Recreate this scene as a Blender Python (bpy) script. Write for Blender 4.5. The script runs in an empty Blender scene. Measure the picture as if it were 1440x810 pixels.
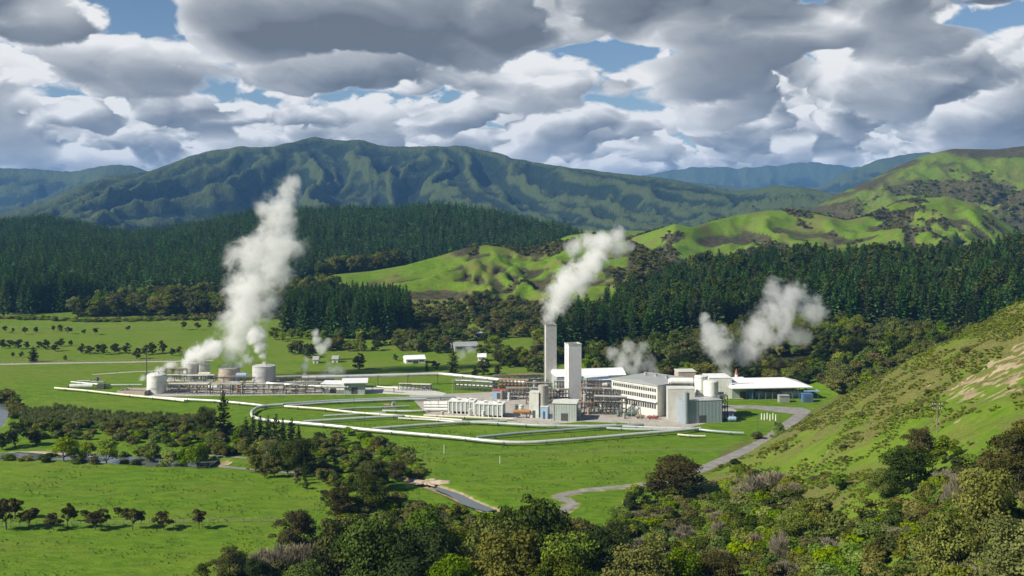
import bpy, math, random
import numpy as np
from mathutils import Vector, Matrix, Euler

# A geothermal power station in a green valley, seen from a hill about 90 m above the valley floor.
F, H, CX, HY = 1544.0, 90.0, 720.0, 290.0      # focal length and principal point of the photograph (1440 wide), eye height in metres
rng = np.random.default_rng(7)
random.seed(7)
scene = bpy.context.scene
COL = scene.collection
R = math.radians

# ---------------------------------------------------------------- noise
def _hash(ix, iy, seed):
    h = (ix.astype(np.int64) * 374761393 + iy.astype(np.int64) * 668265263 + seed * 974634777) & 0xffffffff
    h = ((h ^ (h >> 13)) * 1274126177) & 0xffffffff
    return (h ^ (h >> 16)) & 0xffffffff
def gnoise(x, y, seed=0):
    x0, y0 = np.floor(x), np.floor(y); fx, fy = x - x0, y - y0
    ux, uy = fx * fx * fx * (fx * (fx * 6 - 15) + 10), fy * fy * fy * (fy * (fy * 6 - 15) + 10)
    def g(dx, dy):
        a = _hash(x0 + dx, y0 + dy, seed) / 4294967296.0 * 2 * np.pi
        return np.cos(a) * (fx - dx) + np.sin(a) * (fy - dy)
    a, b, c, d = g(0, 0), g(1, 0), g(0, 1), g(1, 1)
    return (a + (b - a) * ux + (c - a) * uy + (a - b - c + d) * ux * uy) * 1.41
def fbm(x, y, octaves=5, rough=0.5, seed=0):
    s = np.zeros_like(x, dtype=float); a, t = 1.0, 0.0
    for k in range(octaves):
        s += a * gnoise(x, y, seed + k * 17); t += a; a *= rough; x, y = x * 2.03 + 11.3, y * 2.03 - 5.7
    return s / t
def ridged(x, y, octaves=5, rough=0.5, seed=0):
    s = np.zeros_like(x, dtype=float); a, t = 1.0, 0.0; w = 1.0
    for k in range(octaves):
        n = 1 - np.abs(gnoise(x, y, seed + k * 17)) * 1.25
        n = n * n * w; w = np.clip(n * 1.6, 0, 1)
        s += a * n; t += a; a *= rough; x, y = x * 2.07 + 3.3, y * 2.07 + 9.1
    return s / t
def sstep(x, a, b):
    t = np.clip((x - a) / (b - a), 0, 1); return t * t * (3 - 2 * t)

# ---------------------------------------------------------------- terrain
def PU(px): return (np.asarray(px, float) - CX) / F
def seg_dist(X, Y, pts):
    d = np.full(X.shape, 1e9)
    for (ax, ay), (bx, by) in zip(pts[:-1], pts[1:]):
        vx, vy = bx - ax, by - ay
        t = np.clip(((X - ax) * vx + (Y - ay) * vy) / (vx * vx + vy * vy + 1e-9), 0, 1)
        d = np.minimum(d, np.hypot(X - ax - t * vx, Y - ay - t * vy))
    return d
def gp(px, py, z=0.0):
    """Point of the plane at height z that the photograph shows at (px, py)."""
    D = F * (H - z) / (py - HY)
    return Vector(((px - CX) / F * D, D, z))
def flat(pts, z=0.0):
    return [tuple(gp(px, py, z)[:2]) for px, py in pts]
ROAD = flat([(772, 735), (795, 716), (805, 709), (795, 703), (786, 698), (800, 694), (835, 688), (872, 685), (925, 679), (980, 663), (1010, 650), (1040, 637), (1078, 619), (1102, 601), (1120, 588), (1132, 578)])
ROAD_UP = flat([(1012, 571), (1040, 572), (1080, 574), (1132, 578)])
RIVER = flat([(-160, 650), (0, 640), (60, 638), (120, 641), (170, 645), (230, 649), (300, 650)])
RIVER_FAR = flat([(-90, 612), (-24, 600), (-14, 586), (-2, 573), (6, 566)])
STREAM = flat([(560, 664), (590, 678), (612, 684), (640, 694), (662, 706), (690, 716)])

# crest lines: (px, py, distance); foot distances; front shape; depth of the back slope
def layer(u, D, crest, foot, shape=1.0, back=300.0, keep=0.0):
    c = np.array(crest, float); cu = PU(c[:, 0]); zc = H - (c[:, 1] - HY) / F * c[:, 2]
    z = np.maximum(np.interp(u, cu, zc), 0.0); Dc = np.interp(u, cu, c[:, 2])
    f = np.array(foot, float); Df = np.interp(u, PU(f[:, 0]), f[:, 1])
    t = np.clip((D - Df) / (Dc - Df), 0, 1)
    s = t ** shape; s = s * (1 - 0.35 * (1 - t)) if shape >= 1 else s
    b = 1 - sstep(D, Dc, Dc + back) * (1 - keep)
    return z * s * b, t, z
L_PINE_W = dict(crest=[(-300, 322, 1700), (0, 330, 1700), (60, 322, 1750), (190, 340, 1750), (250, 337, 1700), (330, 322, 1700), (420, 310, 1700), (520, 306, 1700), (620, 305, 1700), (720, 318, 1650), (800, 338, 1600), (860, 372, 1500), (900, 400, 1500)],
                foot=[(-300, 890), (300, 900), (600, 1150), (900, 1200)], shape=0.85, back=500)
L_GREEN = dict(crest=[(380, 424, 980), (430, 402, 1000), (470, 388, 1030), (520, 383, 1050), (570, 374, 1060), (620, 360, 1090), (650, 350, 1100), (680, 344.5, 1110), (700, 347, 1110), (740, 352, 1130), (770, 344, 1140), (800, 331, 1150), (830, 327, 1150), (860, 333, 1130), (900, 346, 1080), (935, 368, 1040), (980, 400, 1000), (1040, 440, 950)],
               foot=[(380, 840), (560, 850), (700, 850), (900, 830), (1040, 850)], shape=0.9, back=300)
L_FARM = dict(crest=[(840, 352, 1550), (880, 337, 1500), (915, 326, 1450), (948, 315, 1400), (975, 320, 1400), (1000, 311, 1450), (1040, 302, 1500), (1080, 296, 1520), (1110, 296, 1520), (1150, 301, 1500), (1190, 310, 1480), (1220, 304, 1500), (1260, 285, 1560), (1300, 278, 1600), (1330, 277, 1600), (1370, 286, 1600), (1400, 305, 1600), (1440, 330, 1600), (1700, 330, 1600)],
              foot=[(840, 1180), (1000, 1120), (1700, 1120)], shape=0.9, back=500)
L_BIG = dict(crest=[(1080, 325, 2000), (1140, 296, 2150), (1180, 272, 2250), (1220, 255, 2300), (1260, 235, 2350), (1300, 218, 2400), (1340, 209, 2400), (1400, 210, 2400), (1440, 205, 2400), (1700, 190, 2400)],
             foot=[(1080, 1650), (1700, 1700)], shape=0.9, back=900)
L_PINE_E = dict(crest=[(740, 472, 800), (785, 470, 840), (850, 448, 860), (900, 436, 870), (960, 420, 880), (1020, 404, 890), (1100, 394, 890), (1200, 391, 890), (1300, 391, 890), (1350, 393, 890), (1400, 384, 890), (1440, 370, 890), (1700, 340, 890)],
                foot=[(740, 560), (1000, 535), (1150, 520), (1700, 500)], shape=0.72, back=260)
L_MTN = dict(crest=[(-300, 330, 3600), (-100, 318, 3700), (0, 300, 3900), (60, 285, 4000), (110, 262, 4100), (160, 247, 4200), (205, 241, 4300), (240, 231, 4400), (290, 211, 4500), (330, 207, 4500), (370, 206.5, 4500), (410, 202, 4600), (435, 194.5, 4700), (470, 196, 4700), (500, 194, 4700), (530, 202, 4700), (560, 206, 4700), (600, 205, 4700), (660, 206, 4700), (690, 212, 4650), (720, 222, 4600), (760, 230, 4500), (810, 237, 4400), (870, 243, 4300), (930, 250, 4200), (990, 262, 4100), (1030, 268, 4000), (1060, 267, 3900), (1090, 260, 3800), (1130, 262, 3700), (1170, 272, 3600), (1240, 290, 3500), (1340, 310, 3400)],
             foot=[(-300, 2600), (0, 2850), (435, 3450), (700, 3450), (1060, 3000), (1340, 2600)], shape=1.0, back=1500)
L_FAR_W = dict(crest=[(-300, 225, 7000), (-60, 233, 7000), (0, 236, 7000), (60, 238, 7000), (100, 242, 6900), (125, 236, 6800), (160, 231, 6800), (185, 232, 6800), (205, 240, 6800), (260, 250, 6800), (400, 270, 6800)],
               foot=[(-300, 5900), (400, 5900)], shape=1.0, back=1500)
L_FAR_E = dict(crest=[(880, 262, 8000), (960, 255, 8000), (1040, 262, 8000), (1100, 268, 7800), (1150, 262, 7600), (1190, 241, 7600), (1240, 222, 7600), (1290, 213, 7600), (1310, 214, 7600), (1340, 225, 7600), (1500, 240, 7600)],
               foot=[(880, 6500), (1500, 6200)], shape=1.0, back=1200)
L_FAR_X = dict(crest=[(820, 262, 11000), (900, 247, 11000), (940, 240, 11000), (990, 234, 11000), (1040, 237, 11000), (1090, 233, 11000), (1140, 227, 11000), (1190, 234, 11000), (1260, 236, 11000), (1500, 236, 11000)],
               foot=[(820, 10000), (1500, 10000)], shape=1.0, back=1500)

# the hill the viewer stands on and the spur on the right: control points (x, y, z), smooth spline through them
_cp = []
for px, lst in ((1900, ((470, 330), (560, 255), (700, 180), (810, 145))),
                (1560, ((395, 350), (480, 300), (560, 255), (620, 212), (700, 172), (810, 140))),
                (1440, ((438, 345), (500, 305), (560, 268), (620, 228), (700, 188), (810, 152))),
                (1300, ((504, 350), (560, 313), (620, 276), (700, 232), (810, 187))),
                (1170, ((568, 362), (620, 318), (700, 267), (810, 216))),
                (1060, ((634, 378), (680, 328), (740, 277), (810, 236))),
                (980, ((700, 333), (760, 294), (810, 262)))):
    for py, D in lst: _cp.append(((px - CX) / F * D, D, H - (py - HY) / F * D))
_cp += [(0, 0, 87), (0, 55, 64), (0, 120, 40), (5, 190, 17), (0, 245, 2.5), (-120, 0, 84), (-60, 110, 42), (-70, 190, 14), (-75, 245, 0.5), (-160, 120, 36), (-170, 200, 8), (-110, 262, 0), (150, 20, 86), (80, 60, 66), (90, 110, 50), (230, 80, 66), (-250, 60, 60), (-260, 200, 6),
        (40, 330, 0), (20, 420, 0), (60, 400, 0), (-60, 330, 0), (-60, 420, 0), (-160, 300, 0), (-180, 420, 0), (85, 420, 0), (108, 450, 0), (125, 490, 0), (70, 388, 0), (48, 362, 0), (140, 425, 14), (175, 425, 34), (220, 410, 60), (300, 400, 85), (165, 480, 6), (220, 480, 26), (300, 480, 52), (160, 540, 0), (240, 560, 6), (340, 560, 22), (60, 520, 0), (-60, 520, 0), (-180, 540, 0)]
_cp = np.array(_cp)
def _tps(r2): return np.where(r2 > 1e-12, r2 * np.log(r2 + 1e-12), 0.0)
_S = 100.0
_n = len(_cp); _A = np.zeros((_n + 3, _n + 3))
_px = _cp[:, :2] / _S
_A[:_n, :_n] = _tps(((_px[:, None] - _px[None]) ** 2).sum(-1)) + np.eye(_n) * 0.002
_A[:_n, _n] = 1; _A[:_n, _n + 1:] = _px; _A[_n:, :_n] = _A[:_n, _n:].T
_W = np.linalg.solve(_A, np.concatenate([_cp[:, 2], np.zeros(3)]))
def near_hill(X, Y):
    sh = X.shape; p = np.stack([X.ravel(), Y.ravel()], 1) / _S
    o = np.empty(len(p))
    for i in range(0, len(p), 40000):
        q = p[i:i + 40000]
        o[i:i + 40000] = _tps(((q[:, None] - _px[None]) ** 2).sum(-1)) @ _W[:_n] + _W[_n] + q @ _W[_n + 1:]
    return np.maximum(o.reshape(sh), 0.0)

def height(X, Y, info=False):
    X = np.asarray(X, float); Y = np.asarray(Y, float)
    D = np.maximum(Y, 1.0); u = X / D
    z = np.zeros_like(X)
    ids = np.zeros(X.shape, int)
    def put(h, k):
        nonlocal z, ids
        ids = np.where((h > z) & (h > 0.6), k, ids); z = np.maximum(z, h)
    for k, L, sc, amp in ((1, L_PINE_W, 260, 14), (2, L_GREEN, 95, 24), (3, L_FARM, 150, 40), (4, L_BIG, 170, 60), (5, L_PINE_E, 160, 5), (6, L_MTN, 300, 165), (7, L_FAR_W, 330, 180), (8, L_FAR_E, 330, 280), (9, L_FAR_X, 420, 260)):
        h0, t0, zc0 = layer(u, D, **L)
        sel = h0 > 0
        if not sel.any(): continue
        h, t, zc, xs, ys = h0[sel], t0[sel], zc0[sel], X[sel], Y[sel]
        if k in (2, 3, 4, 6, 7, 8, 9):
            wx = fbm(xs / (sc * 2.2), ys / (sc * 2.2), 4, seed=40 + k) * sc * (0.8 if k >= 6 else 1.1)
            sx = np.clip((xs / ys + 0.15) * 3.2, -0.6, 0.6) if k >= 6 else 0.0   # spurs fan out to both sides of the crest
            st_ = 3.8 if k >= 6 else 1.7
            r = (0.80 if k >= 6 else 0.62) * ridged((xs + wx + sx * (ys - 4000)) / sc, (ys + wx * 0.6) / (sc * st_), 5, 0.5, seed=60 + k) + (0.20 if k >= 6 else 0.38) * ridged((xs + wx) / (sc * 0.4), ys / (sc * 0.7), 4, 0.55, seed=160 + k)
            m = np.clip(t * (1 - t) * 4, 0, 1) ** 0.8
            h = h + (r - 0.62) * amp * m * np.clip(zc / 40, 0, 1)
            if k >= 6: h = h + fbm(xs / 130, ys / 400, 4, 0.55, seed=200 + k) * 0.05 * zc * sstep(t, 0.5, 1.0)
            h = np.maximum(h, 0)
        else:
            h = h + fbm(xs / sc, ys / sc, 4, seed=80 + k) * amp * np.clip(h / 12, 0, 1)
        h0[sel] = h
        put(h0, k)
    w = 1 - sstep(Y, 520, 640)
    near = np.zeros_like(X); q = w > 0
    if q.any(): near[q] = near_hill(X[q], Y[q]) * w[q]
    near = near * np.maximum(sstep(310 - Y, 0, 30), sstep(X / D * F + CX, 925, 985))
    nn = np.clip((near - 1.0) / 8, 0, 1)
    q = nn > 0
    if q.any(): near[q] += nn[q] * (fbm(X[q] / 26, Y[q] / 26, 4, seed=3) * 2.2 + fbm(X[q] / 7, Y[q] / 7, 2, seed=4) * 0.35)
    put(np.maximum(near, 0), 10)
    # the flat valley floor rolls a little
    roll = fbm(X / 45, Y / 45, 3, seed=21) * 0.25
    z = z + np.where(ids == 0, np.clip(roll, -0.2, 0.3), 0)
    # road bench and river beds
    rd = np.minimum(seg_dist(X, Y, ROAD), seg_dist(X, Y, ROAD_UP))
    k = 1 - sstep(rd, 4.5, 12); z = z * (1 - k) + 0.0 * k
    # level ground under the plant and the pipelines
    kp = (1 - sstep(np.abs(Y - 515), 78, 100)) * (1 - sstep(np.abs(u + 0.05), 0.30, 0.36)) * np.where((ids == 0) | (Y < 590), 1, 0) * np.where(ids == 10, 0, 1)
    z = z * (1 - kp)
    rv = seg_dist(X, Y, RIVER); z = z - 1.6 * (1 - sstep(rv, 4.5, 7.5))
    rf = seg_dist(X, Y, RIVER_FAR); z = z - 1.6 * (1 - sstep(rf, 5.5, 8.5))
    st = seg_dist(X, Y, STREAM); z = z - 1.3 * (1 - sstep(st, 1.8, 4.2))
    return (z, ids, rd, rv, rf, st) if info else z
def hz(x, y): return float(height(np.array([x]), np.array([y]))[0])
def hit(px, py, dmin=120.0, dmax=5000.0):
    """First ground point seen at photo pixel (px, py)."""
    D = np.geomspace(dmin, dmax, 1400)
    zr = H - (py - HY) / F * D
    g = height((px - CX) / F * D, D)
    k = np.argmax(zr <= g)
    if zr[k] > g[k]: return None
    a = D[max(k - 1, 0)]; b = D[k]
    Dm = np.linspace(a, b, 20); gm = height((px - CX) / F * Dm, Dm); zm = H - (py - HY) / F * Dm
    j = np.argmax(zm <= gm)
    return Vector(((px - CX) / F * Dm[j], Dm[j], float(gm[j])))
# ---------------------------------------------------------------- objects
def tag(o, label=None, cat=None, group=None, kind=None):
    if label: o['label'] = label
    if cat: o['category'] = cat
    if group: o['group'] = group
    if kind: o['kind'] = kind
    return o
def link(name, me, parent=None, loc=None, rz=0.0, scale=None):
    o = bpy.data.objects.new(name, me); COL.objects.link(o)
    if parent is not None: o.parent = parent
    if loc is not None: o.location = loc
    if rz: o.rotation_euler = (0, 0, rz)
    if scale is not None: o.scale = scale if hasattr(scale, '__len__') else (scale,) * 3
    return o
def thing(name, label, cat, loc=(0, 0, 0), rz=0.0, group=None):
    return tag(link(name, None, None, loc, rz), label, cat, group)
def mesh_np(name, V, quads, mats, mi=None, smooth=False, attrs=None):
    """A mesh from numpy arrays; quads is an (n, 4) or (n, 3) index array."""
    me = bpy.data.meshes.new(name)
    V = np.asarray(V, np.float32); Q = np.asarray(quads, np.int32); k = Q.shape[1]
    me.vertices.add(len(V)); me.vertices.foreach_set('co', V.ravel())
    me.loops.add(Q.size); me.loops.foreach_set('vertex_index', Q.ravel())
    me.polygons.add(len(Q)); me.polygons.foreach_set('loop_start', np.arange(0, Q.size, k, dtype=np.int32))
    if mi is not None: me.polygons.foreach_set('material_index', np.asarray(mi, np.int32))
    me.polygons.foreach_set('use_smooth', np.full(len(Q), smooth))
    for m in mats: me.materials.append(m)
    for n, (dom, a) in (attrs or {}).items():
        at = me.attributes.new(n, 'FLOAT', dom); at.data.foreach_set('value', np.asarray(a, np.float32))
    me.update(calc_edges=True); me.validate()
    return me
def terrain_mesh(mat):
    us = np.linspace(-0.70, 0.80, 640); Ds = np.concatenate([np.geomspace(a, b, n, endpoint=False) for a, b, n in ((14, 250, 60), (250, 720, 300), (720, 1800, 170), (1800, 2600, 80), (2600, 4900, 190), (4900, 13500, 100))] + [[13500]])
    # more rows where the valley floor and the near slopes are
    U, D = np.meshgrid(us, Ds); X, Y = U * D, D
    z, ids, rd, rv, rf, st = height(X, Y, True)
    n, m = U.shape
    V = np.stack([X, Y, z], -1).reshape(-1, 3)
    idx = np.arange(n * m).reshape(n, m)
    Q = np.stack([idx[:-1, :-1], idx[:-1, 1:], idx[1:, 1:], idx[1:, :-1]], -1).reshape(-1, 4)
    cov = cover(X, Y, z, ids, rd, rv, rf, st)
    def box(a, k):                                                  # running mean over the grid
        for ax in (0, 1):
            c = np.cumsum(np.pad(a, [(k + 1, k) if i == ax else (0, 0) for i in (0, 1)], mode='edge'), axis=ax)
            a = (np.take(c, range(2 * k + 1, c.shape[ax]), ax) - np.take(c, range(0, c.shape[ax] - 2 * k - 1), ax)) / (2 * k + 1)
        return a
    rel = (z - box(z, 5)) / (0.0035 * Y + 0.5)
    cov['crest'] = np.clip(0.5 + 0.5 * rel, 0, 1)  # relief mask, used to paint mountain crests lighter as if sunlit
    gul = np.clip(-rel * 0.9, 0, 1)
    cov['scrub'] = np.where((ids == 2) | (ids == 3), np.clip(cov['scrub'] + 0.9 * gul, 0, 1), cov['scrub'])
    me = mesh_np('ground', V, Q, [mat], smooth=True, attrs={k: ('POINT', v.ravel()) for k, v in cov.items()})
    return me
PXof = lambda X, Y: X / np.maximum(Y, 1) * F + CX
PYof = lambda Y, z: HY + (H - z) / np.maximum(Y, 1) * F
def slip_at(px, py):
    """The bare tan slip high on the right-hand spur."""
    q = px + 1.45 * (py - 500)
    return sstep(q, 1385, 1420) * (1 - sstep(q, 1475, 1540)) * (1 - sstep(py, 545, 590)) * sstep(px, 1290, 1350)
def cover(X, Y, z, ids, rd, rv, rf, st):
    """What grows where: forest floor, brown scrub, dry grass, bare earth (all tied to the ground)."""
    px = PXof(X, Y)
    forest = np.where((ids == 1) | ((ids == 5) & (z > 1.5) & (Y > 575)), 1.0, 0.0)
    forest = np.where((ids == 0) & (Y > 885) & (Y < 1300) & (px < 330), 1.0, forest)
    scrub = np.zeros_like(X); dry = np.zeros_like(X); earth = np.zeros_like(X); far = np.zeros_like(X)
    nb = fbm(X / 95, Y / 150, 5, 0.55, seed=101); nb2 = fbm(X / 60, Y / 60, 5, 0.6, seed=103)
    # farm hills: brown scrub in the gullies, bright grass on the spurs
    scrub = np.where(ids == 3, sstep(nb + 0.35 * nb2, 0.02, 0.16), scrub)
    g = fbm(X / 70, Y / 110, 4, 0.55, seed=107)
    scrub = np.where(ids == 2, np.maximum(sstep(g, 0.06, 0.20) * sstep(px, 560, 700), sstep(px, 860, 905)), scrub)
    scrub = np.where(ids == 4, 0.46 + 0.50 * sstep(fbm(X / 260, Y / 260, 5, 0.55, seed=109), -0.1, 0.25), scrub)
    scrub = np.where((ids >= 2) & (ids <= 4), np.maximum(scrub, 0.27), scrub)
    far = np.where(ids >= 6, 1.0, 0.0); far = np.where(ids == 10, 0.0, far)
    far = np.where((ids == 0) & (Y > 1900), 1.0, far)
    # near spur: olive pasture, bare tan slip high on the right
    dry = np.where(ids == 10, 0.55 + 0.6 * fbm(X / 14, Y / 14, 4, 0.6, seed=113), dry)
    slip = slip_at(px, PYof(Y, z))
    earth = np.where((ids == 10) & (px > 1270), slip * 0.95 * sstep(fbm(X / 5, Y / 3, 4, 0.65, seed=117), -0.22, 0.22), earth)
    earth = np.maximum(earth, np.where(ids == 10, sstep(fbm(X / 6, Y / 6, 3, 0.55, seed=119), 0.42, 0.55) * 0.8, 0))
    # valley floor
    v = (ids == 0)
    dry = np.where(v, 0.30 + 0.7 * fbm(X / 34, Y / 20, 4, 0.55, seed=121), dry)
    dry = np.where(v & (Y > 560), dry + 0.35, dry)
    bank = np.maximum.reduce([1 - sstep(rv, 5.5, 8.5), 1 - sstep(rf, 6, 10)])
    sand = (1 - sstep(st, 2.4, 4.4))
    earth = np.maximum(earth, np.maximum(bank * 0.7, sand))
    edge = (1 - sstep(rd, 2.6, 4.2)) * 0.55
    earth = np.maximum(earth, edge)
    earth = np.maximum(earth, np.where(v, sstep(fbm(X / 16, Y / 7, 4, 0.6, seed=123), 0.43, 0.52) * 0.45, 0))
    olive = np.where(ids == 10, 0.42 + 0.9 * fbm(X / 22, Y / 22, 4, 0.6, seed=127) + 0.35 * sstep(PYof(Y, z) + (px - 1440) * 0.35, 560, 470), 0.0)
    olive = np.where(v & (Y > 300), np.maximum(olive, 0.34 * sstep(fbm(X / 30, Y / 12, 4, 0.6, seed=129), 0.15, 0.4)), olive)
    dry = np.where((ids >= 2) & (ids <= 4), 0.45, dry)
    olive = np.where((ids == 2) | (ids == 3), 0.42 + 1.0 * fbm(X / 60, Y / 60, 4, 0.6, seed=133), olive)
    olive = np.where(ids == 4, 0.40 + 0.6 * fbm(X / 90, Y / 90, 4, 0.6, seed=135), olive)
    return dict(olive=np.clip(olive, 0, 1), forest=forest, scrub=np.clip(scrub, 0, 1), dry=np.clip(dry, 0, 1), earth=np.clip(earth, 0, 1), far=far)
# ---------------------------------------------------------------- node expressions
class X:
    """A float socket with arithmetic, so that node trees can be written as formulas."""
    def __init__(s, nt, sock): s.nt, s.s = nt, sock
    def _m(s, op, *a, clamp=False):
        n = s.nt.nodes.new('ShaderNodeMath'); n.operation = op; n.use_clamp = clamp
        for i, v in enumerate((s,) + a):
            if isinstance(v, X): s.nt.links.new(v.s, n.inputs[i])
            else: n.inputs[i].default_value = float(v)
        return X(s.nt, n.outputs[0])
    def __add__(s, o): return s._m('ADD', o)
    __radd__ = __add__
    def __sub__(s, o): return s._m('SUBTRACT', o)
    def __rsub__(s, o): return (s * -1.0) + o
    def __mul__(s, o): return s._m('MULTIPLY', o)
    __rmul__ = __mul__
    def __truediv__(s, o): return s._m('DIVIDE', o)
    def pow(s, o): return s._m('POWER', o)
    def min(s, o): return s._m('MINIMUM', o)
    def max(s, o): return s._m('MAXIMUM', o)
    def clamp(s): return s._m('ADD', 0.0, clamp=True)
    def sqrt(s): return s._m('SQRT')
    def log(s): return s._m('LOGARITHM', math.e)
    def exp(s): return s._m('EXPONENT')
    def abs(s): return s._m('ABSOLUTE')
    def step(s, a, b, lo=0.0, hi=1.0):
        n = s.nt.nodes.new('ShaderNodeMapRange'); n.interpolation_type = 'SMOOTHSTEP'
        s.nt.links.new(s.s, n.inputs[0])
        for i, v in enumerate((a, b, lo, hi)):
            n.inputs[i + 1].default_value = v
        return X(s.nt, n.outputs[0])

def vec(nt, x, y, z=0.0):
    n = nt.nodes.new('ShaderNodeCombineXYZ')
    for i, v in enumerate((x, y, z)):
        if isinstance(v, X): nt.links.new(v.s, n.inputs[i])
        else: n.inputs[i].default_value = v
    return n.outputs[0]

def noise(nt, v, scale, detail=4, rough=0.5, dist=0.0, dims='3D'):
    n = nt.nodes.new('ShaderNodeTexNoise'); n.noise_dimensions = dims
    if v is not None: nt.links.new(v, n.inputs['Vector'])
    n.inputs['Scale'].default_value = scale; n.inputs['Detail'].default_value = detail
    n.inputs['Roughness'].default_value = rough; n.inputs['Distortion'].default_value = dist
    return X(nt, n.outputs['Fac'])

def puff(nt, v, scale, detail=4, rough=0.5, smooth=None):
    n = nt.nodes.new('ShaderNodeTexVoronoi'); n.voronoi_dimensions = '3D'; n.normalize = True
    n.feature = 'SMOOTH_F1' if smooth else 'F1'
    nt.links.new(v, n.inputs['Vector'])
    n.inputs['Scale'].default_value = scale; n.inputs['Detail'].default_value = detail
    n.inputs['Roughness'].default_value = rough; n.inputs['Lacunarity'].default_value = 2.3
    if smooth: n.inputs['Smoothness'].default_value = smooth
    return 1.0 - X(nt, n.outputs['Distance'])

def mixc(nt, f, a, b, mode='MIX'):
    n = nt.nodes.new('ShaderNodeMix'); n.data_type = 'RGBA'; n.blend_type = mode
    for s, v in ((n.inputs[0], f), (n.inputs[6], a), (n.inputs[7], b)):
        if isinstance(v, X): nt.links.new(v.s, s)
        elif isinstance(v, bpy.types.NodeSocket): nt.links.new(v, s)
        elif isinstance(v, (int, float)): s.default_value = v
        else: s.default_value = (*v, 1.0) if len(v) == 3 else v
    return n.outputs[2]

# ---------------------------------------------------------------- sky
SUN_EL, SUN_AZ = 37.0, 246.0          # the sun's height and compass bearing (0 = away from the viewer, 90 = right)
def build_sky():
    w = bpy.data.worlds.new('World'); scene.world = w; w.use_nodes = True
    nt = w.node_tree; nt.nodes.clear()
    tc = nt.nodes.new('ShaderNodeTexCoord')
    sp = nt.nodes.new('ShaderNodeSeparateXYZ'); nt.links.new(tc.outputs['Generated'], sp.inputs[0])
    x, y, z = (X(nt, sp.outputs[i]) for i in range(3))
    az = x._m('ARCTAN2', y)
    V = z / ((x * x + y * y).sqrt() + 1e-4)
    def blob(px, py, sx, sy, amp):
        a, b = (px - 720) / F, (290 - py) / F
        u = (az - a) * (F / sx); v = (V - b) * (F / sy)
        return ((u * u + v * v) * -1.0).exp() * amp
    def blobs(lst):
        r = None
        for t in lst:
            g = blob(*t); r = g if r is None else r + g
        return r
    Vc = V.max(-0.02)
    gp = blobs(GAPS)
    col, alpha = None, None
    for (seed, py, up, down, size, warp, bright, gapk, bias, con) in CLOUD_LAYERS:
        c = (290 - py) / F
        s = F / size
        w1 = noise(nt, vec(nt, az * (s * 0.8) + seed, Vc * (s * 1.25)), 1.0, 3, 0.55, 0, '2D') - 0.5
        def field(ox, oy, det):
            v = vec(nt, az * (s * 0.62) + w1 * warp + (seed * 1.7 + ox), Vc * (s * 1.16) + w1 * (-warp * 0.8) + oy)
            n = noise(nt, v, 0.55, 3, 0.55, 0, '2D')
            b = nt.nodes.new('ShaderNodeTexNoise'); b.noise_dimensions = '2D'; b.noise_type = 'RIDGED_MULTIFRACTAL'; b.normalize = True
            nt.links.new(v, b.inputs['Vector'])
            for k, q in (('Scale', 1.25), ('Detail', det), ('Roughness', 0.64), ('Lacunarity', 2.15), ('Offset', 1.0), ('Gain', 1.0)): b.inputs[k].default_value = q
            return n, 1.0 - X(nt, b.outputs['Fac']), v
        n0, p0, v0 = field(0, 0, 6.0)
        n1, p1, v1 = field(-0.07, 0.11, 5.0)
        hf = noise(nt, v0, 3.4, 5, 0.68, 0, '2D') - 0.5                  # fine fluff
        hgt = (V - c) * (F / up)                                     # 0 at the base line, 1 at the usual top
        body = hgt.max(0.0) * -0.34 + ((V - c) * (F / down)).min(0.0) * 0.22
        d = n0 * 0.85 + p0 * 0.50 + body + (bias - 0.36) + gp * gapk + hf * 0.42 + V.step(0.0, 0.03, 0.5, 0.0)
        a = d.step(0.335, 0.49)
        lum = 0.45 + ((n0 - n1) * 1.1 + (p0 - p1) * 0.80 + hf * 0.46) * con + (hgt.clamp() - 0.25) * 0.46 - d.step(0.42, 0.85) * 0.14 + bright
        lum = lum + (noise(nt, vec(nt, az * 3.2 + seed, Vc * 9.0), 1.0, 2, 0.5, 0, '2D') - 0.5) * 0.55
        if col is None: col, alpha, L = lum, a, lum
        else:
            L = L + (lum - L) * a
            alpha = alpha.max(a)
    lum = ((L + blobs(DARKS) - 0.5) * 1.02 + 0.50).clamp()
    cr = nt.nodes.new('ShaderNodeValToRGB'); nt.links.new(lum.s, cr.inputs[0])
    e = cr.color_ramp.elements
    e[0].position, e[0].color = 0.0, (0.165, 0.182, 0.205, 1)
    e[1].position, e[1].color = 1.0, (1.0, 0.985, 0.96, 1)
    for p, c in ((0.3, (0.285, 0.308, 0.338)), (0.55, (0.49, 0.505, 0.52)), (0.8, (0.78, 0.785, 0.79))):
        k = e.new(p); k.color = (*c, 1)
    sky = nt.nodes.new('ShaderNodeTexSky'); sky.sky_type = 'NISHITA'; sky.sun_disc = False
    sky.sun_elevation = math.radians(SUN_EL); sky.sun_rotation = math.radians(SUN_AZ)
    sky.altitude = 1500; sky.air_density = 1.0; sky.dust_density = 0.0; sky.ozone_density = 3.0
    b1 = nt.nodes.new('ShaderNodeBackground'); nt.links.new(sky.outputs[0], b1.inputs[0]); b1.inputs[1].default_value = SKY_STRENGTH
    b2 = nt.nodes.new('ShaderNodeBackground'); nt.links.new(cr.outputs[0], b2.inputs[0]); b2.inputs[1].default_value = CLOUD_STRENGTH
    mx = nt.nodes.new('ShaderNodeMixShader')
    over = (z.step(-0.02, 0.0)) * alpha * z.step(0.30, 0.75, 1.0, 0.35)
    nt.links.new(over.s, mx.inputs[0]); nt.links.new(b1.outputs[0], mx.inputs[1]); nt.links.new(b2.outputs[0], mx.inputs[2])
    out = nt.nodes.new('ShaderNodeOutputWorld'); nt.links.new(mx.outputs[0], out.inputs[0])
    w.cycles.sampling_method = 'MANUAL'; w.cycles.sample_map_resolution = 1024
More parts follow.
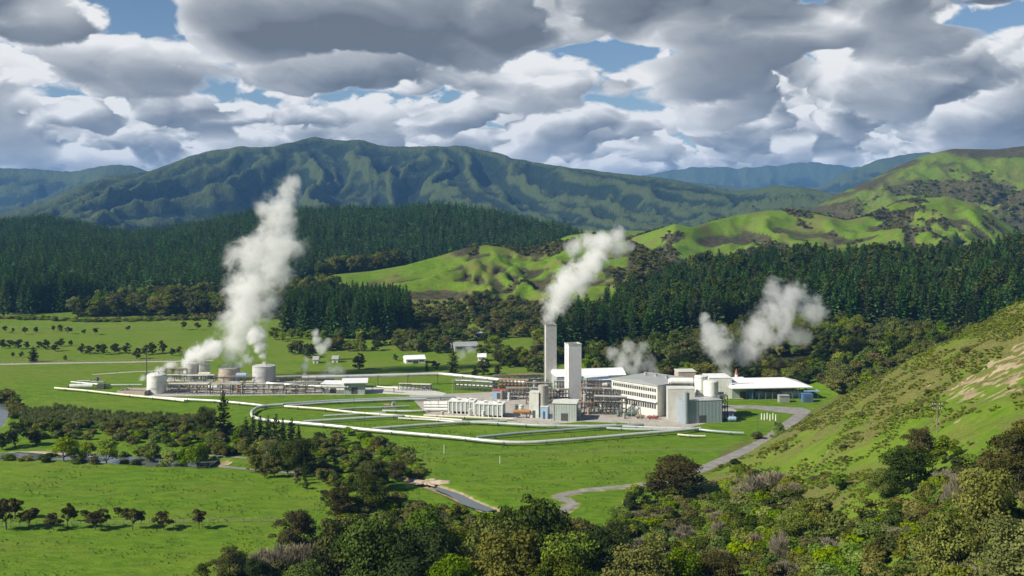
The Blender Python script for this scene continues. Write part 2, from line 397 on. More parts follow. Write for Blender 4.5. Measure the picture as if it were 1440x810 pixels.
SKY_STRENGTH, CLOUD_STRENGTH, SUN_STRENGTH, EXPOSURE = 0.055, 0.63, 5.0, 0.57
HAZE_COLOR, HAZE_DENSITY = (0.20, 0.48, 1.0, 1.0), 0.000055
#  seed, base py, up, down, size, warp, bright, gapk, bias, contrast
CLOUD_LAYERS = [(3.1, 300, 140, 24, 110, .3, .22, .2, .78, .6), (41.3, 240, 46, 16, 80, .3, .18, .3, .56, .75), (9.4, 212, 56, 20, 110, .32, .16, .3, .55, .85), (14.7, 174, 66, 24, 145, .32, .16, .6, .54, .95), (22.3, 122, 80, 26, 190, .35, .20, 1, .53, 1.0), (31.9, 60, 150, 30, 290, .4, .08, 1, .63, .95)]
GAPS = [(140, 28, 110, 38, -.50), (230, 8, 80, 20, -.26), (905, 74, 110, 15, -.62), (1390, 47, 90, 10, -.60), (800, 0, 600, 40, .18), (1180, 110, 200, 60, .18), (400, 60, 240, 40, .16), (30, 30, 40, 40, .25)]
DARKS = [(980, 8, 560, 36, -.20), (600, 50, 180, 26, -.06), (1090, 150, 130, 32, -.24), (320, 170, 200, 22, -.08), (1150, 85, 190, 34, .20), (100, 130, 160, 40, .10), (300, 60, 130, 30, .10), (720, 225, 700, 20, .06)]
# ---------------------------------------------------------------- materials
def new_mat(name):
    m = bpy.data.materials.new(name); m.use_nodes = True
    nt = m.node_tree; nt.nodes.clear()
    out = nt.nodes.new('ShaderNodeOutputMaterial'); b = nt.nodes.new('ShaderNodeBsdfPrincipled')
    nt.links.new(b.outputs[0], out.inputs[0])
    return m, nt, b
def attr(nt, name):
    n = nt.nodes.new('ShaderNodeAttribute'); n.attribute_name = name; return X(nt, n.outputs['Fac'])
def geo_pos(nt):
    return nt.nodes.new('ShaderNodeNewGeometry').outputs['Position']
def scaled(nt, v, s):
    n = nt.nodes.new('ShaderNodeMapping'); n.inputs['Scale'].default_value = s; nt.links.new(v, n.inputs[0]); return n.outputs[0]
def bump(nt, b, h, strength, dist):
    n = nt.nodes.new('ShaderNodeBump'); nt.links.new(h.s, n.inputs['Height'])
    n.inputs['Strength'].default_value = strength; n.inputs['Distance'].default_value = dist
    nt.links.new(n.outputs[0], b.inputs['Normal'])
def mat_ground():
    m, nt, b = new_mat('ground_cover')
    p = geo_pos(nt)
    n_big = noise(nt, scaled(nt, p, (1, 1.6, 1)), 0.022, 5, 0.6)
    n_mid = noise(nt, scaled(nt, p, (1, 1.8, 1)), 0.16, 5, 0.62)
    n_fin = noise(nt, p, 1.6, 4, 0.7)
    dry, earth, scrub, forest, far = (attr(nt, k) for k in ('dry', 'earth', 'scrub', 'forest', 'far'))
    g1 = mixc(nt, n_mid.step(0.35, 0.65), (0.080, 0.158, 0.008), (0.118, 0.210, 0.012))
    g1 = mixc(nt, n_big.step(0.52, 0.70) * 0.7, g1, (0.150, 0.235, 0.016))
    g2 = mixc(nt, n_fin.step(0.35, 0.7), (0.112, 0.172, 0.016), (0.165, 0.205, 0.032))
    n_str = noise(nt, scaled(nt, p, (0.35, 1.0, 1)), 0.35, 5, 0.65)
    grass = mixc(nt, (dry + (n_big - 0.5) * 1.5 + (n_mid - 0.5) * 0.8 + (n_str - 0.5) * 0.9).step(0.15, 0.95), g1, g2)
    olive = attr(nt, 'olive')
    g3 = mixc(nt, n_fin.step(0.3, 0.7), (0.082, 0.094, 0.022), (0.190, 0.182, 0.056))
    grass = mixc(nt, (olive + (n_mid - 0.5) * 0.9 + (n_str - 0.5) * 0.7).step(0.30, 0.80), grass, g3)
    grass = mixc(nt, n_str.step(0.56, 0.70) * 0.5, grass, (0.050, 0.095, 0.014))
    grass = mixc(nt, n_fin.step(0.62, 0.80) * 0.45, grass, (0.045, 0.085, 0.010))
    sc = mixc(nt, n_mid.step(0.4, 0.62), (0.035, 0.040, 0.016), (0.085, 0.070, 0.042))
    c = mixc(nt, (scrub + (n_mid - 0.5) * 0.7).step(0.40, 0.60), grass, sc)
    # high country: bush with paler grass on the spurs; cloud shade darkens the colours
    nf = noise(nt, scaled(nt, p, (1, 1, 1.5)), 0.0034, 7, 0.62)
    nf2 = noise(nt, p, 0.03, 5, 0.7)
    fc = mixc(nt, (nf * 0.7 + attr(nt, 'crest') * 0.60 - 0.15 + (nf2 - 0.5) * 0.5).step(0.44, 0.66), (0.013, 0.024, 0.012), (0.054, 0.074, 0.024))  # crest weight paints sunlit spur tops into the grass tone
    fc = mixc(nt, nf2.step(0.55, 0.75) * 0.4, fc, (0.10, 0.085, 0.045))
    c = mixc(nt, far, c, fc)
    c = mixc(nt, forest, c, mixc(nt, n_mid, (0.020, 0.022, 0.010), (0.04, 0.045, 0.014)))
    e = mixc(nt, n_mid.step(0.3, 0.7), (0.22, 0.175, 0.10), (0.40, 0.33, 0.21))
    c = mixc(nt, (earth + (n_mid - 0.5) * 0.5).step(0.42, 0.66), c, e)
    nt.links.new(c, b.inputs['Base Color']); b.inputs['Roughness'].default_value = 0.95; b.inputs['Specular IOR Level'].default_value = 0.1
    hgt = n_fin * 0.35 + n_mid * 1.2 + nf2 * far * 22.0
    bump(nt, b, hgt, 0.9, 1.0)
    return m
# ---------------------------------------------------------------- foliage
def mat_leaf(name, c1, c2, trans=0.15, hue=0.02, val=0.25):
    """Leaves: colour varies leaf by leaf (attribute 'v') and plant by plant."""
    m = bpy.data.materials.new(name); m.use_nodes = True; nt = m.node_tree; nt.nodes.clear()
    out = nt.nodes.new('ShaderNodeOutputMaterial')
    oi = nt.nodes.new('ShaderNodeObjectInfo'); rnd = X(nt, oi.outputs['Random'])
    v = attr(nt, 'v')
    c = mixc(nt, v, c1, c2)
    hs = nt.nodes.new('ShaderNodeHueSaturation'); nt.links.new(c, hs.inputs['Color'])
    nt.links.new((rnd * (2 * hue) + (0.5 - hue)).s, hs.inputs['Hue'])
    nt.links.new(((rnd * 7.31)._m('FRACT') * (2 * val) + (1 - val)).s, hs.inputs['Value'])
    nt.links.new(((rnd * 3.77)._m('FRACT') * 0.3 + 0.85).s, hs.inputs['Saturation'])
    d = nt.nodes.new('ShaderNodeBsdfDiffuse'); t = nt.nodes.new('ShaderNodeBsdfTranslucent'); mx = nt.nodes.new('ShaderNodeMixShader')
    nt.links.new(hs.outputs[0], d.inputs[0]); nt.links.new(hs.outputs[0], t.inputs[0])
    mx.inputs[0].default_value = trans
    nt.links.new(d.outputs[0], mx.inputs[1]); nt.links.new(t.outputs[0], mx.inputs[2]); nt.links.new(mx.outputs[0], out.inputs[0])
    return m
def mat_bark(name, c1, c2):
    m, nt, b = new_mat(name)
    n = noise(nt, scaled(nt, geo_pos(nt), (1, 1, 0.25)), 3.0, 4, 0.6)
    nt.links.new(mixc(nt, n.step(0.3, 0.7), c1, c2), b.inputs['Base Color']); b.inputs['Roughness'].default_value = 0.9
    return m
LEAF = {
    'dark':   mat_leaf('leaves_dark_green', (0.024, 0.038, 0.008), (0.076, 0.100, 0.020)),
    'mid':    mat_leaf('leaves_mid_green', (0.054, 0.092, 0.010), (0.145, 0.200, 0.026)),
    'olive':  mat_leaf('leaves_olive_green', (0.058, 0.070, 0.014), (0.180, 0.190, 0.042)),
    'brown':  mat_leaf('leaves_brown_green', (0.050, 0.055, 0.017), (0.155, 0.140, 0.046)),
    'bright': mat_leaf('leaves_bright_green', (0.095, 0.150, 0.010), (0.23, 0.31, 0.028), 0.3),
    'yellow': mat_leaf('leaves_yellow_green', (0.12, 0.17, 0.010), (0.26, 0.30, 0.030), 0.35),
    'pine':   mat_leaf('pine_needles', (0.018, 0.046, 0.014), (0.084, 0.155, 0.034), 0.18, 0.03, 0.45),
    'rust':   mat_leaf('leaves_dark_bronze', (0.030, 0.031, 0.011), (0.098, 0.088, 0.028), 0.15),
    'flax':   mat_leaf('long_grass_blades', (0.07, 0.10, 0.02), (0.20, 0.23, 0.08), 0.3),
    'grey':   mat_leaf('bare_grey_twigs', (0.13, 0.115, 0.075), (0.30, 0.27, 0.19), 0.0, 0.01, 0.2),
}
BARK = mat_bark('bark_grey_brown', (0.05, 0.038, 0.028), (0.15, 0.12, 0.09))
BARK_PALE = mat_bark('bark_pale', (0.16, 0.13, 0.10), (0.34, 0.30, 0.25))

def _unit(a): return a / (np.linalg.norm(a, axis=1, keepdims=True) + 1e-9)
def leaf_faces(C, N, size, rg, aspect=1.0):
    """One four-sided leaf clump per centre, roughly square to its normal."""
    n = len(C)
    a = _unit(rg.normal(size=(n, 3))); T = _unit(np.cross(N, a)); B = np.cross(N, T)
    s = (size * rg.uniform(0.65, 1.35, n))[:, None] * 0.5
    k = rg.uniform(0.5, 1.0, (n, 4, 1))
    q = np.stack([-T * s * k[:, 0] - B * s * aspect * k[:, 1], T * s * k[:, 1] - B * s * aspect * k[:, 2], T * s * k[:, 2] + B * s * aspect * k[:, 3], -T * s * k[:, 3] + B * s * aspect * k[:, 0]], 1)
    return (C[:, None] + q).reshape(-1, 3)
def tube(p0, p1, r0, r1, seg=5):
    p0, p1 = np.array(p0, float), np.array(p1, float); d = p1 - p0; d = d / (np.linalg.norm(d) + 1e-9)
    a = np.cross(d, [0.3, 0.9, 0.1]); a /= np.linalg.norm(a); b = np.cross(d, a)
    t = np.linspace(0, 2 * np.pi, seg, endpoint=False)
    ring = np.cos(t)[:, None] * a + np.sin(t)[:, None] * b
    V = np.concatenate([p0 + ring * r0, p1 + ring * r1])
    i = np.arange(seg); j = (i + 1) % seg
    return V, np.stack([i, j, j + seg, i + seg], 1)
def sticks_mesh(name, lst, mat, seg=5):
    Vs, Qs, o = [], [], 0
    for t in lst:
        V, Q = tube(*t, seg=seg); Vs.append(V); Qs.append(Q + o); o += len(V)
    return mesh_np(name, np.concatenate(Vs), np.concatenate(Qs), [mat], smooth=True)
def crown_points(lobes, n, rg, inner=0.22):
    L = np.array(lobes)                                       # x, y, z, r
    w = L[:, 3] ** 2; k = rg.choice(len(L), n, p=w / w.sum())
    d = _unit(rg.normal(size=(n, 3))); d[:, 2] = np.where(d[:, 2] < -0.35, -d[:, 2] * 0.6, d[:, 2]); d = _unit(d)
    rr = np.where(rg.random(n) < inner, rg.uniform(0.3, 0.75, n), rg.uniform(0.70, 1.0, n) + np.abs(rg.normal(0, 0.14, n)))
    C = L[k, :3] + d * (L[k, 3] * rr)[:, None] * np.array([1, 1, 0.86])
    N = _unit(d + rg.normal(size=(n, 3)) * 0.5)
    return C, N, k
def leaf_mesh(name, C, N, k, size, mat, rg, aspect=1.0):
    V = leaf_faces(C, N, size, rg, aspect); n = len(C)
    lobe_v = rg.uniform(0.0, 0.6, int(k.max()) + 1)
    v = np.clip(lobe_v[k] + rg.uniform(0, 0.45, n), 0, 1)
    return mesh_np(name, V, np.arange(4 * n).reshape(n, 4), [mat], attrs={'v': ('FACE', v)})
def make_broadleaf(rg, mat, n_leaf=1900, spread=0.42, base=0.28, lobes_n=16, leaf=0.055, bark=None, limbs=True):
    """A broadleaf tree one metre tall: (crown mesh, trunk mesh). spread = crown radius."""
    lobes = []
    cz = (1 + base) / 2; hz_ = (1 - base) / 2
    for i in range(lobes_n):
        r = rg.uniform(0.16, 0.42) * spread
        z = base + r * 0.75 + (1 - base - 1.5 * r) * (i + rg.random()) / lobes_n
        prof = math.sqrt(max(0.05, 1 - 0.92 * ((z - (cz - 0.10 * hz_)) / hz_) ** 2))
        a = rg.uniform(0, 2 * np.pi); rr = spread * prof * rg.uniform(0.45, 1.0) - r * 0.45; rr = max(rr, 0)
        lobes.append((math.cos(a) * rr, math.sin(a) * rr, z, r))
    lobes.append((0, 0, cz, spread * 0.42))
    C, N, k = crown_points(lobes, n_leaf, rg)
    crown = leaf_mesh('crown', C, N, k, leaf, mat, rg)
    st = []; fork = base * rg.uniform(0.8, 1.25)
    lean = rg.normal(size=2) * 0.02
    st.append(((0, 0, -0.03), (lean[0], lean[1], fork), 0.030, 0.021))
    st.append(((lean[0], lean[1], fork), (0, 0, cz + 0.15), 0.019, 0.006))
    for l in lobes[:7] if limbs else []:
        mid = (l[0] * 0.45 + lean[0], l[1] * 0.45 + lean[1], fork + (l[2] - fork) * 0.55)
        st.append(((lean[0], lean[1], fork * rg.uniform(0.8, 1.0)), mid, 0.015, 0.010)); st.append((mid, l[:3], 0.010, 0.004))
    return crown, sticks_mesh('trunk', st, bark or BARK)
def make_shrub(rg, mat, n_leaf=1900, lobes_n=11, leaf=0.066, flat_=0.75):
    """A dense shrub of radius 0.5 and height about 0.8, foliage to the ground."""
    lobes = []
    for i in range(lobes_n):
        a = rg.uniform(0, 2 * np.pi); rr = 0.32 * math.sqrt(rg.random()); r = rg.uniform(0.14, 0.24)
        lobes.append((math.cos(a) * rr, math.sin(a) * rr, rg.uniform(0.15, 0.62) * (1 - rr) * flat_ / 0.75, r))
    C, N, k = crown_points(lobes, n_leaf, rg, 0.15)
    C[:, 2] = np.maximum(C[:, 2], 0.0)
    return leaf_mesh('shrub', C, N, k, leaf, mat, rg)
def make_twigs(rg, n=1500):
    """A leafless or half-dead shrub: thin grey twigs fanning up from the ground."""
    lobes = []
    for i in range(12):
        a = rg.uniform(0, 2 * np.pi); rr = 0.34 * math.sqrt(rg.random()); lobes.append((math.cos(a) * rr, math.sin(a) * rr, rg.uniform(0.2, 0.75) * (1.1 - rr), rg.uniform(0.10, 0.22)))
    C, N, k = crown_points(lobes, n, rg, 0.3)
    up = _unit(C - np.array([0, 0, -0.1]) + rg.normal(size=C.shape) * 0.22)              # twigs fan out from the root
    s = _unit(np.cross(up, rg.normal(size=C.shape))); L = rg.uniform(0.05, 0.16, n)[:, None]; w = rg.uniform(0.004, 0.010, n)[:, None]
    V = np.stack([C - up * L - s * w, C - up * L + s * w, C + up * L + s * w * .4, C + up * L - s * w * .4], 1).reshape(-1, 3)
    st = [((0, 0, 0), (math.cos(t) * .25, math.sin(t) * .25, .5), .014, .006) for t in np.linspace(0, 6.28, 7)[:-1]]
    st = [tube(*q, seg=4)[0][Q_] for q in st for Q_ in tube(*q, seg=4)[1]]
    V = np.concatenate([V] + st); V[:, 2] = np.maximum(V[:, 2], 0)
    return mesh_np('shrub', V, np.arange(len(V)).reshape(-1, 4), [LEAF['grey']], attrs={'v': ('FACE', rg.random(len(V) // 4))})
def make_tussock(rg, n=90, mat=None):
    Vs = []
    for i in range(n):
        a = rg.uniform(0, 2 * np.pi); sp = rg.uniform(0.1, 0.6); hh = rg.uniform(0.5, 1.0)
        d = np.array([math.cos(a), math.sin(a), 0]); s = np.array([-d[1], d[0], 0]) * rg.uniform(0.015, 0.035)
        p0 = d * 0.12 * rg.random(); p1 = d * sp * 0.6 + np.array([0, 0, hh * 0.85]); p2 = d * sp + np.array([0, 0, hh * rg.uniform(0.6, 1.0)])
        Vs += [p0 - s, p0 + s, p1 + s, p1 - s, p1 - s, p1 + s, p2 + s * 0.2, p2 - s * 0.2]
    nf = len(Vs) // 4
    return mesh_np('tussock', np.array(Vs), np.arange(len(Vs)).reshape(-1, 4), [mat or LEAF['flax']], attrs={'v': ('FACE', np.repeat(rg.random(n), 2))})
def make_pine(rg, mat, levels=24, per=7, sprays=4, R0=0.17, base=0.10, power=0.75, width=0.055):
    """A plantation conifer one metre tall: whorls of branches carrying needle sprays."""
    Vs, vals = [], []
    for i in range(levels):
        t = i / (levels - 1); z = base + (0.985 - base) * t
        L = R0 * (1 - t) ** power * rg.uniform(0.8, 1.15) + 0.012
        if t < 0.12: L *= 0.75
        nb = per if t < 0.8 else max(4, per - 2)
        a0 = rg.uniform(0, 2 * np.pi)
        for b in range(nb):
            a = a0 + 2 * np.pi * b / nb + rg.normal() * 0.25; Lb = L * rg.uniform(0.7, 1.15)
            d = np.array([math.cos(a), math.sin(a), rg.uniform(-0.25, 0.22) + 0.55 * t]); side = np.array([-d[1], d[0], 0])
            tone = rg.uniform(0, 0.5)
            for s in range(sprays):
                f0, f1 = s / sprays, (s + 1.35) / sprays
                c0 = d * Lb * f0 + [0, 0, z]; c1 = d * Lb * min(f1, 1.05) + [0, 0, z + 0.012 * rg.normal()]
                w = width * (0.45 + 0.55 * (1 - t)) * rg.uniform(0.6, 1.2) * (1 - 0.45 * f0)
                up = np.array([0, 0, 1]) * w * rg.uniform(-0.7, 0.7)
                Vs += [c0 - side * w * 0.6 - up * 0.5, c0 + side * w * 0.6 + up * 0.5, c1 + side * w * 0.35 + up, c1 - side * w * 0.35 - up]
                vals.append(min(1, tone + 0.35 * f0 + rg.uniform(0, 0.25)))
    n = len(vals)
    crown = mesh_np('crown', np.array(Vs), np.arange(4 * n).reshape(n, 4), [mat], attrs={'v': ('FACE', vals)})
    trunk = sticks_mesh('trunk', [((0, 0, -0.02), (0, 0, 0.5), 0.012, 0.008), ((0, 0, 0.5), (0, 0, 0.97), 0.008, 0.002)], BARK)
    return crown, trunk

# ---- prototypes (mesh data only; nothing here is linked into the scene)
_r = np.random.default_rng(11)
PINE = [make_pine(_r, LEAF['pine'], R0=_r.uniform(0.14, 0.19)) for i in range(5)]
PINE_FAR = [make_pine(_r, LEAF['pine'], levels=11, per=5, sprays=2, R0=0.17, width=0.085)[0] for i in range(4)]
FIR = [make_pine(_r, LEAF['dark'], levels=18, per=7, sprays=3, R0=_r.uniform(0.20, 0.26), base=0.03, power=0.55, width=0.085) for i in range(3)]
BROAD = {k: [make_broadleaf(_r, LEAF[k], 2600, _r.uniform(0.40, 0.50), _r.uniform(0.03, 0.10), 18, 0.050) for i in range(3)] for k in ('dark', 'mid', 'olive', 'bright', 'rust', 'brown', 'yellow')}
ROUND = {k: [make_broadleaf(_r, LEAF[k], 2200, _r.uniform(0.44, 0.52), _r.uniform(0.07, 0.13), 24, 0.05) for i in range(2)] for k in ('mid', 'bright')}
FIELD = [make_broadleaf(_r, LEAF['rust'], 900, _r.uniform(0.36, 0.48), _r.uniform(0.24, 0.38), 11, 0.075, BARK) for i in range(5)]
BIG = {k: [make_broadleaf(_r, LEAF[k], 9500, _r.uniform(0.40, 0.50), 0.07, 38, 0.027) for i in range(2)] for k in ('dark', 'mid', 'olive', 'yellow', 'rust')}
SHRUB = {k: [make_shrub(_r, LEAF[k]) for i in range(3)] for k in ('dark', 'mid', 'olive', 'brown', 'bright')}
TWIG = [make_twigs(_r) for i in range(3)]
TUFT = [make_tussock(_r, 26, LEAF['olive']), make_tussock(_r, 26, LEAF['mid'])]
TUSSOCK = [make_tussock(_r) for i in range(3)]
CLUMP = {k: [make_shrub(_r, LEAF[k], 110, 5, 0.26) for i in range(2)] for k in ('dark', 'olive', 'brown', 'mid', 'bright')}

# ---- placing
def put_tree(name, proto, loc, h, label, group=None, wide=1.0, cat='tree', rz=None):
    t = thing(name, label, cat, loc, rng.uniform(0, 6.28) if rz is None else rz, group)
    t.scale = (h * wide, h * wide, h)
    link('trunk', proto[1], t); link('crown', proto[0], t)
    return t
def put_shrub(me, loc, w, h, label, group=None, name='shrub', cat='shrub'):
    o = link(name, me, None, loc, rng.uniform(0, 6.28), (w, w, h))
    return tag(o, label, cat, group)
def scatter_stuff(name, meshes, P, scale, label=None, cat=None, tilt=0.06):
    """Far or uncountable growth: one object that carries many copies."""
    n = len(P)
    if not n: return
    holder = bpy.data.collections.new(name + '_kinds')
    for m in meshes: holder.objects.link(bpy.data.objects.new(name + '_kind', m))
    me = bpy.data.meshes.new(name); me.vertices.add(n); me.vertices.foreach_set('co', np.asarray(P, np.float32).ravel())
    sc = np.asarray(scale, np.float32)
    if sc.ndim == 1: sc = np.stack([sc, sc, sc], 1)
    at = me.attributes.new('scl', 'FLOAT_VECTOR', 'POINT'); at.data.foreach_set('vector', sc.ravel())
    ro = np.stack([rng.normal(0, tilt, n), rng.normal(0, tilt, n), rng.uniform(0, 6.28, n)], 1).astype(np.float32)
    at = me.attributes.new('rot', 'FLOAT_VECTOR', 'POINT'); at.data.foreach_set('vector', ro.ravel())
    at = me.attributes.new('pick', 'INT', 'POINT'); at.data.foreach_set('value', rng.integers(0, len(meshes), n).astype(np.int32))
    o = link(name, me); tag(o, label, cat, None, 'stuff')
    g = bpy.data.node_groups.new(name, 'GeometryNodeTree')
    g.interface.new_socket('Geometry', in_out='INPUT', socket_type='NodeSocketGeometry'); g.interface.new_socket('Geometry', in_out='OUTPUT', socket_type='NodeSocketGeometry')
    N = g.nodes.new; gi, go = N('NodeGroupInput'), N('NodeGroupOutput')
    ci = N('GeometryNodeCollectionInfo'); ci.inputs['Collection'].default_value = holder; ci.inputs['Separate Children'].default_value = True; ci.inputs['Reset Children'].default_value = True
    ip = N('GeometryNodeInstanceOnPoints'); ip.inputs['Pick Instance'].default_value = True
    def na(nm, ty):
        a = N('GeometryNodeInputNamedAttribute'); a.data_type = ty; a.inputs['Name'].default_value = nm; return a.outputs[0]
    e2r = N('FunctionNodeEulerToRotation'); g.links.new(na('rot', 'FLOAT_VECTOR'), e2r.inputs[0])
    g.links.new(gi.outputs[0], ip.inputs['Points']); g.links.new(ci.outputs[0], ip.inputs['Instance']); g.links.new(na('pick', 'INT'), ip.inputs['Instance Index'])
    g.links.new(e2r.outputs[0], ip.inputs['Rotation']); g.links.new(na('scl', 'FLOAT_VECTOR'), ip.inputs['Scale']); g.links.new(ip.outputs[0], go.inputs[0])
    md = o.modifiers.new('copies', 'NODES'); md.node_group = g
    return o
def in_poly(px, py, poly):
    poly = np.asarray(poly, float); c = np.zeros(px.shape, bool); j = len(poly) - 1
    for i in range(len(poly)):
        xi, yi = poly[i]; xj, yj = poly[j]
        c ^= ((yi > py) != (yj > py)) & (px < (xj - xi) * (py - yi) / (yj - yi + 1e-9) + xi); j = i
    return c
def spread_points(x0, x1, y0, y1, gap, test, seed=1, jitter=0.42):
    """Points about gap metres apart on the ground where test(px, py, X, Y, z, ids) holds."""
    rg = np.random.default_rng(seed)
    xs = np.arange(x0, x1, gap); ys = np.arange(y0, y1, gap * 0.9)
    Xg, Yg = np.meshgrid(xs, ys); Xg = Xg + (np.arange(len(ys)) % 2)[:, None] * gap * 0.5
    Xg = (Xg + rg.uniform(-jitter, jitter, Xg.shape) * gap).ravel(); Yg = (Yg + rg.uniform(-jitter, jitter, Yg.shape) * gap).ravel()
    k = (np.abs(PXof(Xg, Yg) - 720) < 1030)
    Xg, Yg = Xg[k], Yg[k]
    z, ids, *_r2 = height(Xg, Yg, True)
    px, py = PXof(Xg, Yg), PYof(Yg, z)
    k = test(px, py, Xg, Yg, z, ids)
    return np.stack([Xg, Yg, z], 1)[k]
tag(link('ground', terrain_mesh(mat_ground())), kind='structure')
# ---------------------------------------------------------------- where things grow
def lerp(px, xs, ys): return np.interp(px, xs, ys)
# plantation on the right, behind the plant
E_FRONT = ([740, 785, 850, 900, 1000, 1060, 1100, 1150, 1200, 1300, 1440, 1700], [655, 640, 652, 655, 660, 675, 690, 672, 655, 645, 600, 560])
P = spread_points(-20, 640, 555, 960, 7.0, lambda px, py, X, Y, z, i: (px > 783) & (Y > lerp(px, *E_FRONT)) & (Y < 950) & ((i == 5) | (i == 0)) & (Y < lerp(px, [783, 800, 900, 960, 1700], [690, 730, 900, 960, 960])), 31)
order = np.argsort(P[:, 1] - lerp(PXof(P[:, 0], P[:, 1]), *E_FRONT)); P = P[order]
NI = 150
for i, p in enumerate(P[:NI]):
    px = PXof(p[0], p[1])
    where = 'beside the smoking chimney' if px < 870 else 'above the bush behind the main building' if px < 1040 else 'behind the white canopy roof' if px < 1200 else 'above the bare right-hand spur'
    put_tree('pine_tree', PINE[i % 5], p, rng.uniform(22, 32), 'dark green front row pine ' + where, 'front row pines of the right plantation', rng.uniform(1.15, 1.6))
P = P[(np.arange(len(P)) < NI) | (fbm(P[:, 0] / 22, P[:, 1] / 22, 3, seed=171) < 0.34)]
h = rng.uniform(17, 31, len(P) - NI) * (1 + 0.2 * fbm(P[NI:, 0] / 40, P[NI:, 1] / 40, 3, seed=172))
scatter_stuff('pine_forest', [m[0] for m in PINE] * 3 + [b[0] for b in BROAD['dark'][:1]] + [b[0] for b in FIR], P[NI:], np.stack([h * 1.4, h * 1.4, h], 1), 'dense dark green pine plantation covering the hill behind the plant')
# dark block of pines below the green hill
P = spread_points(-200, -40, 740, 860, 4.6, lambda px, py, X, Y, z, i: in_poly(px, PYof(Y, 0 * Y), [(400, 472), (470, 476), (530, 478), (573, 474), (577, 462), (545, 452), (470, 450), (405, 458)]), 33)
P = P[np.argsort(P[:, 1])]
for i, p in enumerate(P[:70]):
    put_tree('pine_tree', PINE[i % 5], p, rng.uniform(25, 32), 'near black pine in the square block below the green hill', 'pines of the block below the green hill', rng.uniform(1.0, 1.3))
h = rng.uniform(25, 32, len(P[70:]))
scatter_stuff('pine_block', [m[0] for m in PINE], P[70:], np.stack([h * 1.1, h * 1.1, h], 1), 'square block of near black pines below the green hill')
# western forest
P = spread_points(-1400, 260, 880, 2150, 7.0, lambda px, py, X, Y, z, i: (i == 1) & (px > -290) & (px < 830) & ((px < 130) | (Y > lerp(px, [110, 330, 480, 600, 830], [955, 965, 1120, 1180, 1230]))) | ((i == 0) & (Y > 885) & (Y < 960) & (px < 112) & (px > -290)), 35)
P = P[np.argsort(P[:, 1])]
front = P[(PXof(P[:, 0], P[:, 1]) < 130) & (PXof(P[:, 0], P[:, 1]) > -5)][:55]
fs = {tuple(q) for q in front}
for i, p in enumerate(front):
    put_tree('pine_tree', PINE[i % 5], p, rng.uniform(27, 33), 'tall dark pine on the edge of the western forest by the far paddock', 'edge pines of the western forest', rng.uniform(1.1, 1.4))
P = P[np.array([tuple(q) not in fs for q in P])]
h = rng.uniform(16, 27, len(P)) * (1 + 0.22 * fbm(P[:, 0] / 60, P[:, 1] / 60, 3, seed=161))
scatter_stuff('western_pine_forest', PINE_FAR, P, np.stack([h * 1.25, h * 1.25, h], 1), 'blue green pine forest covering the western hills')
# bush at the foot of the western forest
P = spread_points(-440, -160, 868, 975, 9.5, lambda px, py, X, Y, z, i: (px > 105) & (px < 480) & (Y > lerp(px, [105, 330, 480], [885, 890, 960])) & (Y < lerp(px, [105, 200, 330, 480], [905, 960, 968, 1120])), 37)
for i, p in enumerate(P):
    k = ('olive', 'dark', 'olive', 'dark', 'mid')[i % 5]
    put_tree('bush_tree', BROAD[k][i % 3], p, rng.uniform(11, 18), {'olive': 'olive', 'dark': 'dark green', 'mid': 'mid green'}[k] + ' round topped native tree at the foot of the western forest', 'native bush at the foot of the western forest', rng.uniform(1.0, 1.3))
P = spread_points(-190, 20, 1060, 1200, 9, lambda px, py, X, Y, z, i: (px > 440) & (px < 565) & (i <= 2) & (Y > 1085), 38)
h = rng.uniform(14, 20, len(P)); scatter_stuff('gully_bush', [b[0] for b in BROAD['dark'] + BROAD['olive']], P, np.stack([h, h, h], 1), 'dark native bush in the gully behind the green hill')
# native bush between the plant and the right plantation
P = spread_points(30, 320, 490, 690, 7.2, lambda px, py, X, Y, z, i: (px > 822) & (px < 1420) & ((i != 10) | (Y > 500)) & (Y < lerp(px, *E_FRONT) - 1) & (Y > lerp(px, [822, 880, 960, 1040, 1138, 1160, 1190, 1420], [590, 575, 560, 560, 546, 528, 512, 490])), 39)
P = P[np.argsort(P[:, 1])]
for i, p in enumerate(P[:190]):
    k = ('olive', 'mid', 'olive', 'brown', 'dark', 'bright', 'olive', 'mid')[int(rng.integers(0, 8))]
    px = PXof(p[0], p[1])
    where = 'behind the main building' if px < 1000 else 'behind the white canopy roof' if px < 1150 else 'on the slope below the plantation'
    put_tree('bush_tree', BROAD[k][i % 3], p - np.array([0, 0, 1.2]), rng.uniform(5.5, 11), {'olive': 'olive', 'dark': 'dark green', 'mid': 'mid green', 'brown': 'brownish', 'bright': 'bright green'}[k] + ' bushy native tree ' + where, 'native bush behind the plant', rng.uniform(1.0, 1.4))
if len(P) > 190:
    h = rng.uniform(7, 12, len(P) - 190); scatter_stuff('native_bush', [b[0] for b in BROAD['dark'] + BROAD['olive'] + BROAD['mid']], P[190:], np.stack([h, h, h], 1), 'mixed native bush climbing to the plantation')
